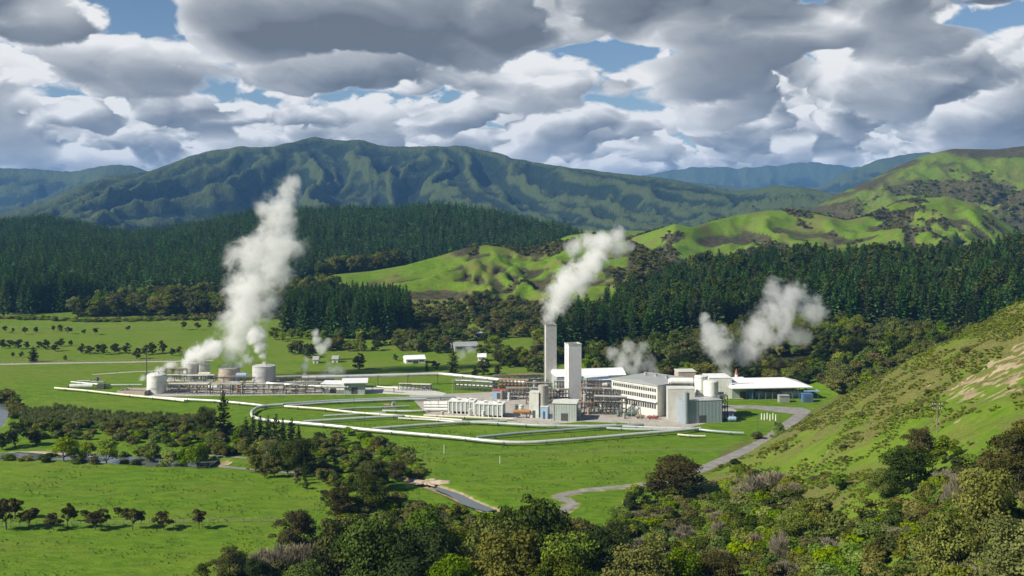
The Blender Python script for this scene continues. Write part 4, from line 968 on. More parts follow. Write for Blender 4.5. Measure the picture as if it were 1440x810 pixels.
TANKG = mat_paint('grey_tank_paint', (0.47, 0.48, 0.475), 0.5, 0.6, stain=(0.26, 0.25, 0.23)); BROWNT = mat_paint('stained_tan_tank_paint', (0.44, 0.37, 0.30), 0.75, 0.75, stain=(0.22, 0.14, 0.09))
ORANGE = mat_paint('faded_orange_paint', (0.42, 0.21, 0.08), 0.45); BLUE = mat_paint('blue_paint', (0.06, 0.14, 0.28), 0.2); BLUEP = mat_paint('pale_blue_paint', (0.28, 0.42, 0.58), 0.2)
RED = mat_paint('faded_red_paint', (0.36, 0.09, 0.07), 0.4); CREAM = mat_paint('cream_pipe_cladding', (0.60, 0.58, 0.44), 0.35, 0.45, 0.1); PIPE = mat_paint('pale_green_pipe_cladding', (0.50, 0.56, 0.52), 0.3, 0.35, 0.25)
PIPEW = mat_paint('white_pipe_cladding', (0.56, 0.58, 0.55), 0.4, 0.35, 0.15); PIPEG = mat_paint('grey_green_pipe_cladding', (0.33, 0.40, 0.38), 0.3, 0.4, 0.2)
GREEN = mat_paint('dark_green_paint', (0.07, 0.14, 0.10), 0.3); WOOD = mat_paint('weathered_wood', (0.22, 0.18, 0.14), 0.4, 0.9)
TOWERW = mat_paint('clean_white_render', (0.80, 0.81, 0.79), 0.16, 0.6)
def mat_glass():
    m, nt, b = new_mat('window_glass'); n = noise(nt, nt.nodes.new('ShaderNodeTexCoord').outputs['Object'], 0.9, 2, 0.5)
    nt.links.new(mixc(nt, n.step(0.4, 0.6), (0.020, 0.022, 0.024), (0.075, 0.06, 0.05)), b.inputs['Base Color']); b.inputs['Roughness'].default_value = 0.12; return m
GLASS = mat_glass()
def mat_flat(name, c1, c2, s, rough=0.9, c3=None):
    m, nt, b = new_mat(name); p = geo_pos(nt)
    n = noise(nt, p, s, 5, 0.62); n2 = noise(nt, p, s * 7, 4, 0.7)
    c = mixc(nt, (n * 0.7 + n2 * 0.3).step(0.35, 0.65), c1, c2)
    if c3: c = mixc(nt, n.step(0.56, 0.68), c, c3)
    nt.links.new(c, b.inputs['Base Color']); b.inputs['Roughness'].default_value = rough; bump(nt, b, n2, 0.5, 0.05); return m
ASPHALT = mat_flat('worn_grey_asphalt', (0.17, 0.165, 0.155), (0.27, 0.26, 0.24), 0.25)
GRAVEL = mat_flat('yard_gravel', (0.27, 0.25, 0.22), (0.44, 0.41, 0.36), 0.18, 0.95, (0.20, 0.22, 0.12))
SAND = mat_flat('river_gravel', (0.30, 0.24, 0.16), (0.50, 0.42, 0.31), 0.3)
def mat_water():
    m, nt, b = new_mat('river_water'); p = geo_pos(nt)
    b.inputs['Base Color'].default_value = (0.10, 0.12, 0.115, 1); b.inputs['Roughness'].default_value = 0.06; b.inputs['IOR'].default_value = 1.33
    bump(nt, b, noise(nt, scaled(nt, p, (1, 2, 1)), 0.9, 3, 0.5), 0.22, 0.12); return m
WATER = mat_water()

# ---------------------------------------------------------------- roads, yards, water
def strip(name, pts, half, z, mat, kind='structure', sub=6):
    """A ribbon of ground along pts, each half metres to either side."""
    P = np.array(pts, float); t = np.linspace(0, len(P) - 1, (len(P) - 1) * sub + 1)
    def cr(col):                                                  # Catmull-Rom through the points
        q = np.concatenate([[2 * P[0, col] - P[1, col]], P[:, col], [2 * P[-1, col] - P[-2, col]]]); i = np.minimum(t.astype(int), len(P) - 2); f = t - i
        a, b, c, d = q[i], q[i + 1], q[i + 2], q[i + 3]
        return 0.5 * (2 * b + (c - a) * f + (2 * a - 5 * b + 4 * c - d) * f * f + (3 * b - a - 3 * c + d) * f ** 3)
    C = np.stack([cr(0), cr(1)], 1); T = np.gradient(C, axis=0); T /= np.linalg.norm(T, axis=1)[:, None]; Nn = np.stack([-T[:, 1], T[:, 0]], 1)
    hw = np.interp(t, np.arange(len(P)), half) if hasattr(half, '__len__') else np.full(len(t), half)
    hw = hw * (1 + 0.12 * fbm(t * 0.9, t * 0 + len(name), 2, seed=3))
    L, Rr = C + Nn * hw[:, None], C - Nn * hw[:, None]; n = len(t)
    zz = (lambda q: height(q[:, 0], q[:, 1]) + z[1]) if isinstance(z, tuple) else (lambda q: np.full(len(q), z))
    V = np.concatenate([np.column_stack([L, zz(L)]), np.column_stack([Rr, zz(Rr)])])
    i = np.arange(n - 1); Q = np.stack([i, i + n, i + n + 1, i + 1], 1)
    return tag(link(name, mesh_np(name, V, Q, [mat], smooth=True)), kind=kind)
def patch(name, px_pts, z, mat):
    pts = [gp(px, py, z) for px, py in px_pts]; mb = MB(); mb._add(pts, [tuple(range(len(pts)))[::-1]])
    return tag(mb.build(name, mat), kind='structure')
strip('road', ROAD, [1.5] * 8 + [2.1, 2.5] + [2.6] * 6, 0.055, ASPHALT)
patch('road_apron', [(1008, 569.5), (1060, 570), (1128, 573), (1141, 577.5), (1130, 582), (1112, 582), (1060, 575), (1012, 574)], 0.06, ASPHALT)
strip('footpath', flat([(243, 652), (300, 656), (357, 661), (407, 664.5), (450, 667)]), 1.1, (0, 0.12), ASPHALT)
strip('footpath', flat([(270, 640), (300, 641), (340, 644), (372, 648)]), 1.0, (0, 0.12), ASPHALT)
strip('track', flat([(-40, 513), (60, 511.5), (180, 509.5), (300, 507.5)]), 2.4, (0, 0.12), GRAVEL)
strip('track', flat([(130, 527), (190, 523), (240, 521)]), 1.6, (0, 0.10), GRAVEL)
patch('yard', [(575, 556), (660, 552.5), (760, 549), (870, 547), (1000, 560), (1036, 577), (1030, 586), (985, 597), (960, 602.5), (905, 600), (880, 595), (820, 593), (770, 597), (715, 596), (700, 590), (640, 588), (600, 582)], 0.03, GRAVEL)
patch('yard', [(165, 554), (205, 545), (250, 537), (400, 535), (500, 539), (520, 548), (512, 555), (440, 555), (330, 556.5), (235, 557.5), (205, 557)], 0.035, GRAVEL)
patch('yard', [(1000, 560), (1030, 556), (1135, 557), (1140, 559), (1060, 561)], 0.03, GRAVEL)
patch('concrete_track', [(512, 546), (556, 542.5), (600, 547), (628, 553), (622, 556.5), (570, 555), (512, 552.5)], 0.05, CONC)
strip('water', RIVER, 6.8, -0.55, WATER); strip('water', RIVER_FAR, 8.0, -0.55, WATER); strip('water', STREAM[2:], [1.2, 1.8, 2.4, 1.6], -0.45, WATER)
strip('gravel_bar', flat([(10, 632.5), (40, 633.5), (82, 637), (130, 641)]), [1.2, 1.8, 1.4, 0.8], -0.35, SAND)
strip('gravel_bar', flat([(628, 697), (652, 709), (690, 717)]), [0.6, 1.0, 1.6], (0, 0.25), SAND)
_bc = gp(600, 677.5); NB, MBK = 60, 8; BV, BQ = [(_bc.x, _bc.y, 1.1)], []
for k in range(1, MBK + 1):
    for i in range(NB):
        a = 2 * math.pi * i / NB; f = k / MBK; rr = f * (1 + 0.34 * math.sin(2 * a + 1) + 0.24 * math.sin(5 * a) + 0.16 * math.sin(9 * a + 2) + 0.08 * math.sin(13 * a))
        x, y = _bc.x + 5.0 * rr * math.cos(a) + 1.4 * rr * math.sin(a), _bc.y + 4.2 * rr * math.sin(a) - 2.0 * rr * math.cos(a)
        zz = max(hz(x, y), -0.3) * f + 0.40 * (1 - f) ** 0.6 + 0.7 * (1 - f ** 4) * float(fbm(np.array([x / 2.5]), np.array([y / 2.5]), 3, seed=77)[0]) + 0.06
        BV.append((x, y, zz))
for i in range(NB): BQ.append((0, 1 + i, 1 + (i + 1) % NB))
for k in range(MBK - 1):
    for i in range(NB): BQ.append((1 + k * NB + i, 1 + (k + 1) * NB + i, 1 + (k + 1) * NB + (i + 1) % NB, 1 + k * NB + (i + 1) % NB))
_mb = MB(); _mb._add(BV, BQ, 0, True); tag(_mb.build('bank', SAND), kind='structure')

# ---------------------------------------------------------------- pipelines
def pipeline(pts, r, mat, label, z=1.1, every=14.0, group='pipelines across the plant meadow', dark=True, seg=10):
    P = [gp(px, py, z) for px, py in pts]
    # round the corners
    Q = [P[0]]
    for a, b, c in zip(P[:-2], P[1:-1], P[2:]):
        d0, d1 = (b - a), (c - b); k = min(d0.length, d1.length, 8.0) * 0.4
        A, C_ = b - d0.normalized() * k, b + d1.normalized() * k
        Q += [A * (1 - t) ** 2 + b * 2 * t * (1 - t) + C_ * t * t for t in (0, 0.33, 0.67, 1)]
    Q.append(P[-1]); o = Q[0].copy(); o.z = 0
    t = thing('pipeline', label, 'pipeline', o, 0, group)
    MB().path([tuple(q - o) for q in Q], r, seg).build('pipe', mat, t)
    acc = every * 0.5
    for a, b in zip(Q[:-1], Q[1:]):
        L = (b - a).length; d = (b - a).normalized(); nrm = Vector((-d.y, d.x, 0))
        while acc < L:
            p = a + d * acc - o; m = MB()
            for s in (-1, 1):
                q = p + nrm * (r + 0.12) * s; m.bar((q.x, q.y, 0.0), (q.x, q.y, z + r * 0.6), 0.10, 6)
            q0, q1 = p - nrm * (r + 0.3), p + nrm * (r + 0.3)
            m.bar((q0.x, q0.y, z - r - 0.12), (q1.x, q1.y, z - r - 0.12), 0.13, 6)
            m.build('support', DARK, t); acc += every
        acc -= L
    return t
pipeline([(398, 569), (378, 570.3), (362, 573), (353.5, 579), (354, 585), (363, 589), (382, 591.6), (418, 594.4), (475.5, 599.5), (513, 604), (577, 609.6), (640, 615), (690, 620.4), (722, 622.4), (753, 622), (811, 617.8), (903, 610), (951, 606), (985, 602.5)], 0.66, PIPEW, 'long white pipe looping round the near edge of the meadow', 1.3, 16)
pipeline([(77, 545.6), (119, 549), (178, 555.5), (227, 560), (259.5, 563.6)], 0.5, CREAM, 'cream pipe running left across the meadow to the far wellhead', 1.0, 14)
pipeline([(211, 558), (250, 561), (303, 563.6), (330, 566), (364, 569.5), (372, 571)], 0.55, PIPEW, 'white pipe leaving the tank yard towards the tall conifer', 1.1, 14)
pipeline([(398, 568.2), (475.5, 563.3), (560, 560), (590, 559.4), (640, 558)], 0.62, PIPEG, 'upper grey green pipe slanting from the bend to the concrete track', 1.3, 16)
pipeline([(402, 570.6), (470, 565.6), (560, 562), (600, 561)], 0.5, PIPE, 'pale pipe just below the upper grey green pipe', 1.0, 16)
pipeline([(400, 571.2), (453, 574.8), (498, 580), (542, 583.3), (566, 584.8), (600, 587.2), (650, 591)], 0.5, CREAM, 'cream pipe dropping from the bend to the end of the grey pipe', 1.1, 14)
pipeline([(427, 593), (475.5, 590), (542, 586), (567, 585)], 0.62, PIPE, 'pale green pipe rising from the long white pipe', 1.2, 15)
pipeline([(524.4, 602.9), (586.7, 598), (640, 594.4), (713, 591.5)], 0.6, PIPE, 'pale green pipe between the middle meadow squares', 1.2, 15)
pipeline([(455, 584.8), (490, 583), (520, 581), (542, 580)], 0.4, PIPEW, 'short white pipe alone in the middle meadow', 0.8, 12)
pipeline([(475, 575.5), (510, 573.5), (544, 572.7), (575, 571)], 0.48, PIPEG, 'grey green pipe ending at a small brown skid', 1.0, 13)
pipeline([(596, 584), (640, 586), (690, 588), (722, 589)], 0.5, CREAM, 'cream pipe in front of the white cooler blocks', 1.0, 12)
pipeline([(560, 588), (610, 590.5), (640, 593)], 0.42, PIPEW, 'thin white pipe below the cream pipe', 0.8, 12)
pipeline([(671, 615.2), (732, 609), (811, 603.3), (864, 599.4), (905, 597)], 0.58, PIPEG, 'grey green pipe crossing the right meadow square', 1.2, 15)
pipeline([(640, 593), (690, 594.5), (760, 598.5), (835, 599.5), (866, 598)], 0.6, PIPE, 'pale green pipe along the edge of the plant yard', 1.2, 12)
pipeline([(853, 602), (900, 604), (953, 604.5), (975, 601)], 0.5, PIPE, 'pale pipe bending beside the blue grey hall', 1.0, 12)
pipeline([(966.7, 602), (1000, 606), (1033, 608.5), (1046, 609)], 0.5, PIPEG, 'grey green pipe stub running right into the meadow', 1.0, 12)
pipeline([(953, 611), (975, 613), (992, 613.2)], 0.4, CREAM, 'short cream pipe stub at the right end of the long pipe', 0.8, 10)
pipeline([(874, 599.5), (920, 601.5), (969, 603)], 0.5, PIPEW, 'white pipe along the yard kerb by the main building', 1.0, 12)
pipeline([(538, 577.5), (575, 578.5), (600, 577.5)], 0.5, PIPEW, 'white pipe stub left of the cooler blocks', 0.9, 12)
pipeline([(424, 531.3), (480, 529.6), (560, 527.4), (618, 525.7), (640, 527.6), (660.5, 529.6), (740, 538)], 0.85, PIPEW, 'long elevated white pipe on tall legs behind the concrete track', 5.3, 15)
pipeline([(640, 529.6), (680, 533), (745, 541)], 0.55, PIPEW, 'lower white pipe beside the elevated one', 4.0, 15)
pipeline([(375, 539), (415, 541.5), (453, 543.5), (490, 544)], 0.7, PIPEW, 'white overhead pipe through the tank yard racks', 3.6, 12)
pipeline([(440, 544.5), (500, 541.5), (560, 546)], 0.45, CREAM, 'cream overhead pipe beside the white roofed pump house', 2.4, 12)
pipeline([(100, 537), (150, 541.5), (200, 541)], 0.4, PIPE, 'thin pale pipe behind the far wellhead', 0.9, 14)

# ---------------------------------------------------------------- tanks and vessels
def frame_of(px, py, wpx, hpx):
    """Position of the front foot, width and height in metres of something seen at px, standing at py."""
    g = gp(px, py); k = g.y / F; return g, wpx * k, hpx * k
def rails(mb, cx, cy, z, r, n=18, h=1.0, m=0):
    for i in range(n):
        a, b = 2 * math.pi * i / n, 2 * math.pi * (i + 1) / n
        p, q = (cx + r * math.cos(a), cy + r * math.sin(a)), (cx + r * math.cos(b), cy + r * math.sin(b))
        mb.bar((*p, z), (*p, z + h), 0.04, 4, m); mb.bar((*p, z + h), (*q, z + h), 0.045, 4, m)
def stair(mb, r, h, m=0):
    n = 16
    for i in range(n):
        a = math.radians(-150 + 95 * i / n); z = h * (i + 1) / n
        mb.bar((r * math.cos(a), r * math.sin(a), z), ((r + 0.9) * math.cos(a), (r + 0.9) * math.sin(a), z), 0.09, 4, m)
        b = math.radians(-150 + 95 * (i + 1) / n); mb.bar(((r + 0.9) * math.cos(a), (r + 0.9) * math.sin(a), z + 1), ((r + 0.9) * math.cos(b), (r + 0.9) * math.sin(b), z + 1 + h / n), 0.05, 4, m)
def tank(px, py, wpx, hpx, mat, label, roof='dome', name='storage_tank', open_top=False):
    g, w, h = frame_of(px, py, wpx, hpx); r = w / 2
    t = thing(name, label, 'tank', (g.x, g.y + r, 0), -math.atan2(g.x, g.y))
    m = MB(); m.cyl(0, 0, 0, h, r, seg=40, caps=not open_top)
    if open_top: m.cyl(0, 0, 0.3, h - 0.02, r - 0.25, seg=40, caps=False); m.cyl(0, 0, h - 1.2, h - 1.0, r - 0.26, seg=40)
    m.build('shell', mat, t)
    b = MB()
    for f in (0.02, 0.34, 0.66, 0.985): b.cyl(0, 0, h * f - 0.12, h * f + 0.06, r + 0.07, seg=40)
    b.build('hoop', STEEL if mat is not WHITE else OFFW, t)
    if not open_top:
        m = MB()
        if roof == 'dome': m.dome(0, 0, h + 0.07, r * 0.995, r * 0.22, 40)
        else: m.cyl(0, 0, h + 0.07, h + 0.07 + r * 0.12, r * 0.99, r * 0.15, 40)
        m.build('roof', mat, t)
    k = MB(); rails(k, 0, 0, h + 0.1, r - 0.1); k.build('railing', DARK, t)
    k = MB(); stair(k, r + 0.05, h); k.build('stairway', STEEL, t)
    k = MB(); k.bar((0.2 * r, -0.45 * r, h), (0.2 * r, -0.45 * r, h + r * 0.3 + 0.7), 0.3, 10); k.build('vent', STEEL, t)
    return t, g, r, h
tank(216, 554.5, 27, 25, WHITE, 'white round tank nearest the left end of the tank yard')
tank(266, 533, 22, 21, TANKG, 'grey steaming tank left of the narrow white one', 'cone')
tank(285.5, 533.5, 15.5, 20.5, OFFW, 'narrow off white tank between the grey and the brown one', 'cone')
tank(318, 536, 30, 17, BROWNT, 'squat brown stained tank with an open steaming top', 'cone', open_top=True)
tank(367.5, 539, 32.5, 22.5, TANKG, 'largest grey tank with a railed rim at the right of the tank yard', 'cone')

def vessel(px, py, wpx, dia, mat, label, z=1.6, ang=0.0, group=None):
    """A horizontal pressure vessel on two saddles."""
    g, w, _ = frame_of(px, py, wpx, 1); t = thing('vessel', label, 'vessel', g, ang, group); r = dia / 2; m = MB()
    m.bar((-w / 2 + r * .4, 0, z), (w / 2 - r * .4, 0, z), r, 18)
    for s in (-1, 1): m.bar((s * (w / 2 - r * .4), 0, z), (s * w / 2, 0, z), r * 0.72, 18)
    m.build('shell', mat, t)
    for s in (-1, 1): MB().box(s * w * .28 - .25, s * w * .28 + .25, -r * .8, r * .8, 0, z - r * .55).build('saddle', DARK, t)
    m = MB(); m.bar((w * .1, 0, z + r * .9), (w * .1, 0, z + r + .7), .22, 8); m.bar((-w * .25, 0, z + r * .9), (-w * .25, 0, z + r + .4), .18, 8); m.build('nozzle', STEEL, t)
    return t
def column(px, py, dpx, hpx, mat, label, name='column_vessel', head=None):
    g, d, h = frame_of(px, py, dpx, hpx); r = d / 2; t = thing(name, label, 'vessel', (g.x, g.y + r, 0))
    m = MB(); m.cyl(0, 0, 0.4, h, r, seg=26); m.cyl(0, 0, 0, .4, r * 1.15, seg=26); m.build('shell', mat, t)
    m = MB(); m.dome(0, 0, h + .005, r, r * (head or .35), 26); m.build('head', mat, t)
    m = MB()
    for f in (.33, .66, .97): m.cyl(0, 0, h * f - .1, h * f + .1, r + .08, seg=26)
    m.build('hoop', STEEL, t)
    m = MB(); 
    for s in (-.25, .25): m.bar((s, -r - .3, 0), (s, -r - .3, h + .8), .05, 4)
    for i in range(int(h / .5)): m.bar((-.25, -r - .3, .3 + i * .5), (.25, -r - .3, .3 + i * .5), .035, 4)
    m.build('ladder', DARK, t); return t
def rack(px0, py0, px1, py1, hgt, label, n=None, levels=2, pipes=4, mats=(PIPEW, CREAM, STEEL, RUST), depth=3.2, group='steel pipe racks of the plant', post=DARK):
    """A steel frame carrying pipes: posts, beams, pipes on every level, a handrail on top."""
    a, b = gp(px0, py0), gp(px1, py1); d = b - a; L = d.length; rz = math.atan2(d.y, d.x)
    t = thing('pipe_rack', label, 'pipe rack', a, rz, group); n = n or max(3, int(L / 4.2))
    for i in range(n + 1):
        x = L * i / n; m = MB()
        for y in (0, depth): m.box(x - .14, x + .14, y - .14, y + .14, 0, hgt)
        for k in range(levels): m.box(x - .1, x + .1, 0.15, depth - 0.15, hgt * (k + 1) / levels - .28, hgt * (k + 1) / levels - .02)
        m.build('post', post, t)
    m = MB()
    for k in range(levels):
        for y in (0, depth): m.bar((0, y, hgt * (k + 1) / levels - .45), (L, y, hgt * (k + 1) / levels - .45), .12, 4)
    for i in range(0, n, 2): m.bar((L * i / n, 0, .2), (L * (i + 1) / n, 0, hgt * .5), .07, 4)
    m.build('beam', post, t)
    for k in range(levels):
        for j in range(pipes):
            r = rng.uniform(.12, .32); y = depth * (j + .5) / pipes; z = hgt * (k + 1) / levels + r
            x0, x1 = (0, L) if rng.random() < .6 else sorted(rng.uniform(0, L, 2))
            m = MB(); pts = [(x0, y, z), (x1, y, z)]
            if rng.random() < .5: pts = [(x0, y, .2), (x0, y, z)] + pts[1:]
            if x1 - x0 > 2: m.path(pts, r, 8); m.build('pipe', mats[int(rng.integers(0, len(mats)))], t)
    m = MB()
    for i in range(n + 1): m.bar((L * i / n, 0, hgt), (L * i / n, 0, hgt + 1.1), .05, 4)
    m.bar((0, 0, hgt + 1.1), (L, 0, hgt + 1.1), .05, 4); m.build('handrail', STEEL, t)
    return t
rack(236, 554, 292, 554.5, 4.6, 'front pipe rack beside the white round tank')
rack(296, 555, 338, 555.5, 4.8, 'front pipe rack below the squat brown tank', mats=(RUST, CREAM, STEEL))
rack(342, 555, 398, 554.5, 4.6, 'front pipe rack below the largest grey tank', mats=(PIPE, DARK, CREAM))
rack(402, 554.5, 456, 553.5, 4.2, 'front pipe rack right of the largest grey tank', mats=(GREEN, DARK, CREAM))
rack(232, 545, 300, 545, 5.6, 'middle pipe rack in front of the narrow white tank', mats=(PIPEW, OFFW, CREAM))
rack(300, 546, 356, 546, 5.2, 'middle pipe rack in front of the squat brown tank', mats=(RUST, BLUEP, PIPEW))
rack(388, 543, 470, 541, 4.4, 'low pipe rack behind the white overhead pipe', mats=(BLUE, PIPEW, RUST))
rack(232, 537, 262, 536.5, 6.2, 'small rack left of the grey steaming tank', mats=(PIPEW, RUST))
vessel(247, 549, 16, 2.4, OFFW, 'off white horizontal vessel in the left tank yard', 2.4)
vessel(300, 549.5, 14, 2.2, WHITE, 'white horizontal vessel below the squat brown tank', 2.0)
vessel(331, 549, 12, 1.8, BLUEP, 'pale blue horizontal vessel in the middle of the tank yard', 3.4)
vessel(340, 541.5, 16, 2.2, BLUEP, 'pale blue drum behind the middle pipe rack', 5.0)
vessel(288, 541, 18, 2.0, CREAM, 'cream drum in front of the narrow white tank', 5.4)
vessel(415, 551, 12, 1.6, GREEN, 'dark green drum in the right front rack', 1.4)
vessel(386, 551, 10, 1.8, RUST, 'rusty drum below the largest grey tank', 1.4)
column(334, 552, 4.6, 12, ORANGE, 'small orange upright vessel in the tank yard')
column(252, 552, 4, 12, PIPEW, 'slim white upright vessel beside the white round tank')
column(275, 552, 3.6, 10, STEEL, 'slim steel upright vessel in the left tank yard')
column(312, 551.5, 4.2, 11, OFFW, 'off white upright vessel below the squat brown tank')
column(359, 551.5, 4, 13, STEEL, 'steel upright vessel below the largest grey tank')
column(377, 548, 4, 11, PIPEW, 'white upright vessel right of the steel one')
column(425, 549, 3.5, 9, RUST, 'brown upright vessel near the two yard poles')

# ---------------------------------------------------------------- buildings
def windows(t, L, z0, z1, n, y=-0.03, x0=0.5, x1=None, frame=OFFW, skip=()):
    """A row of n windows on the y = 0 face between heights z0 and z1; every window its own part, its pane a sub-part."""
    x1 = L - 0.5 if x1 is None else x1; w = (x1 - x0) / n
    for i in range(n):
        if i in skip: continue
        a, b = x0 + w * i + w * .10, x0 + w * (i + 1) - w * .10; m = MB()
        m.box(a, b, y - .05, y, z0, z0 + .1); m.box(a, b, y - .05, y, z1 - .1, z1); m.box(a, a + .1, y - .05, y, z0 + .1, z1 - .1); m.box(b - .1, b, y - .05, y, z0 + .1, z1 - .1)
        f = m.build('window', frame, t); MB().box(a + .1, b - .1, y + .006, y + .02, z0 + .1, z1 - .1).build('pane', GLASS, f)
def shed(px0, py0, px1, py1, depth, h, wall, roof, label, name='shed', rise=0.35, over=0.3, door=True, cat='building', roofkind='mono', wins=0):
    """A building whose front wall runs from photo point 0 to photo point 1 on the ground; depth goes away from the viewer."""
    a, b = gp(px0, py0), gp(px1, py1); d = b - a; L = d.length; t = thing(name, label, cat, a, math.atan2(d.y, d.x))
    m = MB(); m.box(0, L, 0, depth, 0, h); m.build('wall', wall, t)
    m = MB()
    if roofkind == 'mono': m._add([(-over, -over, h + .01), (L + over, -over, h + .01), (L + over, depth + over, h + rise), (-over, depth + over, h + rise), (-over, -over, h + .22), (L + over, -over, h + .22), (L + over, depth + over, h + rise + .22), (-over, depth + over, h + rise + .22)], [(3, 2, 1, 0), (4, 5, 6, 7), (0, 1, 5, 4), (1, 2, 6, 5), (2, 3, 7, 6), (3, 0, 4, 7)])
    elif roofkind == 'gable':
        V = [(-over, -over, h), (L + over, -over, h), (L + over, depth + over, h), (-over, depth + over, h), (-over, depth / 2, h + rise), (L + over, depth / 2, h + rise)]
        m._add([(x, y, z + .02) for x, y, z in V], [(0, 1, 5, 4), (2, 3, 4, 5), (1, 2, 5), (3, 0, 4), (3, 2, 1, 0)])
    elif roofkind == 'arch':
        k = 14; prof = [(-over + (depth + 2 * over) * i / k, h + .01 + rise * math.sin(math.pi * i / k)) for i in range(k + 1)]
        V = [(-over, y, z) for y, z in prof] + [(L + over, y, z) for y, z in prof]; n = k + 1
        m._add(V, [(i, i + n, i + 1 + n, i + 1) for i in range(k)], 0, True); m._add(V, [tuple(range(n)), tuple(range(2 * n - 1, n - 1, -1))]); m._add([V[0], V[k], V[2 * n - 1], V[n]], [(0, 1, 2, 3)])
    m.build('roof', roof, t)
    if door:
        w = min(3.0, L * .3); f = MB().box(L * .5 - w / 2, L * .5 + w / 2, -.06, -.003, 0.05, min(h * .75, 3.2)).build('door', DARK, t)
        MB().box(L * .5 + w / 2 - .35, L * .5 + w / 2 - .25, -.14, -.062, 1.0, 1.25).build('handle', STEEL, f)
    if wins: windows(t, L, h * .45, h * .75, wins)
    return t, L
# main generating hall: window front to the left, blank gable to the right
a = gp(924.5, 587); rzf = R(180 - 47); Lf, Ls, Hm = 26.0, 26.0, 13.3
t = thing('main_building', 'large pale building with three strips of dark windows in the plant', 'building', a, 0); t.rotation_euler = (0, 0, R(-47))
# local axes: the front runs along -x (to the left and back), the gable along +y
m = MB(); m.box(-Lf, 0, 0, Ls, 0, Hm); m.build('wall', OFFW, t)
m = MB(); m._add([(-Lf - .5, -.5, Hm + .01), (.5, -.5, Hm + .01), (.5, Ls + .5, Hm + .01), (-Lf - .5, Ls + .5, Hm + .01), (-Lf / 2, 3.5, Hm + 1.1), (-Lf / 2, Ls - 3.5, Hm + 1.1), (-Lf - .5, -.5, Hm + .4), (.5, -.5, Hm + .4), (.5, Ls + .5, Hm + .4), (-Lf - .5, Ls + .5, Hm + .4)], [(3, 2, 1, 0), (0, 1, 7, 6), (1, 2, 8, 7), (2, 3, 9, 8), (3, 0, 6, 9), (6, 7, 4), (7, 8, 5, 4), (8, 9, 5), (9, 6, 4, 5)]); m.build('roof', ROOFG, t)
for z0, z1, n, xa in ((10.6, 12.1, 20, -Lf + .6), (7.5, 9.3, 20, -Lf + .6), (3.4, 5.5, 14, -Lf * .72)):
    w = (-.6 - xa) / n
    for i in range(n):
        p, q = xa + w * i + w * .12, xa + w * (i + 1) - w * .12; m = MB()
        m.box(p, q, -.10, -.003, z0, z0 + .12); m.box(p, q, -.10, -.003, z1 - .12, z1); m.box(p, p + .1, -.10, -.003, z0 + .12, z1 - .12); m.box(q - .1, q, -.10, -.003, z0 + .12, z1 - .12)
        f = m.build('window', GREY, t); MB().box(p + .1, q - .1, -.05, -.004, z0 + .12, z1 - .12).build('pane', GLASS, f)
MB().box(-Lf - .2, .2, -1.3, -.003, 6.35, 6.65).build('canopy', WHITE, t)
MB().box(-Lf, 0.1, -.25, -.003, 12.55, 12.9).build('ledge', WHITE, t)
m = MB(); m.box(.003, .15, 10, 14, 0.02, 4.4); m.build('door', GREY, t)
for x in (-20, -14, -8):
    m = MB(); m.cyl(x, 16, Hm + .9, Hm + 2.0, .7, seg=14); m.cyl(x, 16, Hm + 2.0, Hm + 2.3, 1.0, .3, seg=14); m.build('roof_vent', STEEL, t)
# barn with a rounded roof behind the towers, and the lower grey shed
shed(783, 549, 880, 546, 14, 6.6, GREYG, ROOFW, 'long grey shed with a rounded white roof behind the pale tower', 'barn', 2.6, .2, roofkind='arch')
shed(829, 561, 862, 560, 12, 8.6, GREYB, ROOFW, 'grey flat roofed shed between the barn and the main building', 'shed', .4)
shed(484, 554.5, 513, 554, 9, 5.4, GREYG, ROOFW, 'pump house with a white overhanging roof at the right end of the tank yard', 'pump_house', .5, 1.4)
shed(453, 553, 484, 553.5, 8, 4.4, WHITE, ROOFW, 'low white lean-to beside the white roofed pump house', 'shed', .3, .8)
shed(777, 591.5, 810.5, 592.5, 9, 7.2, GREYG, OFFW, 'grey green flat roofed shed in front of the pale tower', 'shed', .3)
shed(799, 590.5, 817, 590, 3, 3.3, GREY, STEEL, 'small grey kiosk against the grey green shed', 'kiosk', .15, .15)
shed(760, 589, 770, 589.5, 4, 5.0, BLUEP, OFFW, 'narrow pale blue cabin left of the grey green shed', 'cabin', .15, .15)
shed(692, 561, 711, 561.5, 4, 3.8, BLUEP, RED, 'pale blue cabin with a reddish roof edge behind the yard', 'cabin', .2, .2)
# cooler blocks: white ribbed boxes with fan rings on top
def cooler(px0, py0, px1, py1, depth, h, label):
    a, b = gp(px0, py0), gp(px1, py1); d = b - a; L = d.length; t = thing('cooler_block', label, 'cooler', a, math.atan2(d.y, d.x), 'white cooler blocks in the yard')
    MB().box(0, L, 0, depth, 1.0, h).build('casing', GREYG, t); n = max(4, int(L / 1.7))
    for i in range(n + 1): MB().box(L * i / n - .22, L * i / n + .22, -.25, -.004, 0, h + .1).build('rib', WHITE, t)
    for i in range(4): MB().box(-.25, -.004, depth * i / 3 - .2 * (i > 0), depth * i / 3 + .2, 0, h + .1).build('rib', WHITE, t)
    MB().box(-.3, L + .3, -.3, depth + .3, h + .11, h + .45).build('roof', WHITE, t)
    for i in range(max(2, int(L / 4))):
        m = MB(); x = L * (i + .5) / max(2, int(L / 4)); m.cyl(x, depth / 2, h + .46, h + 1.1, 1.5, 1.4, 20, caps=False); m.cyl(x, depth / 2, h + .5, h + .6, 1.3, seg=20); m.build('fan_ring', WHITE, t)
cooler(631, 581.5, 666, 582.5, 8, 5.0, 'left white ribbed cooler block in the middle yard')
cooler(668, 586.5, 706, 588, 7, 5.4, 'right white ribbed cooler block in the middle yard')
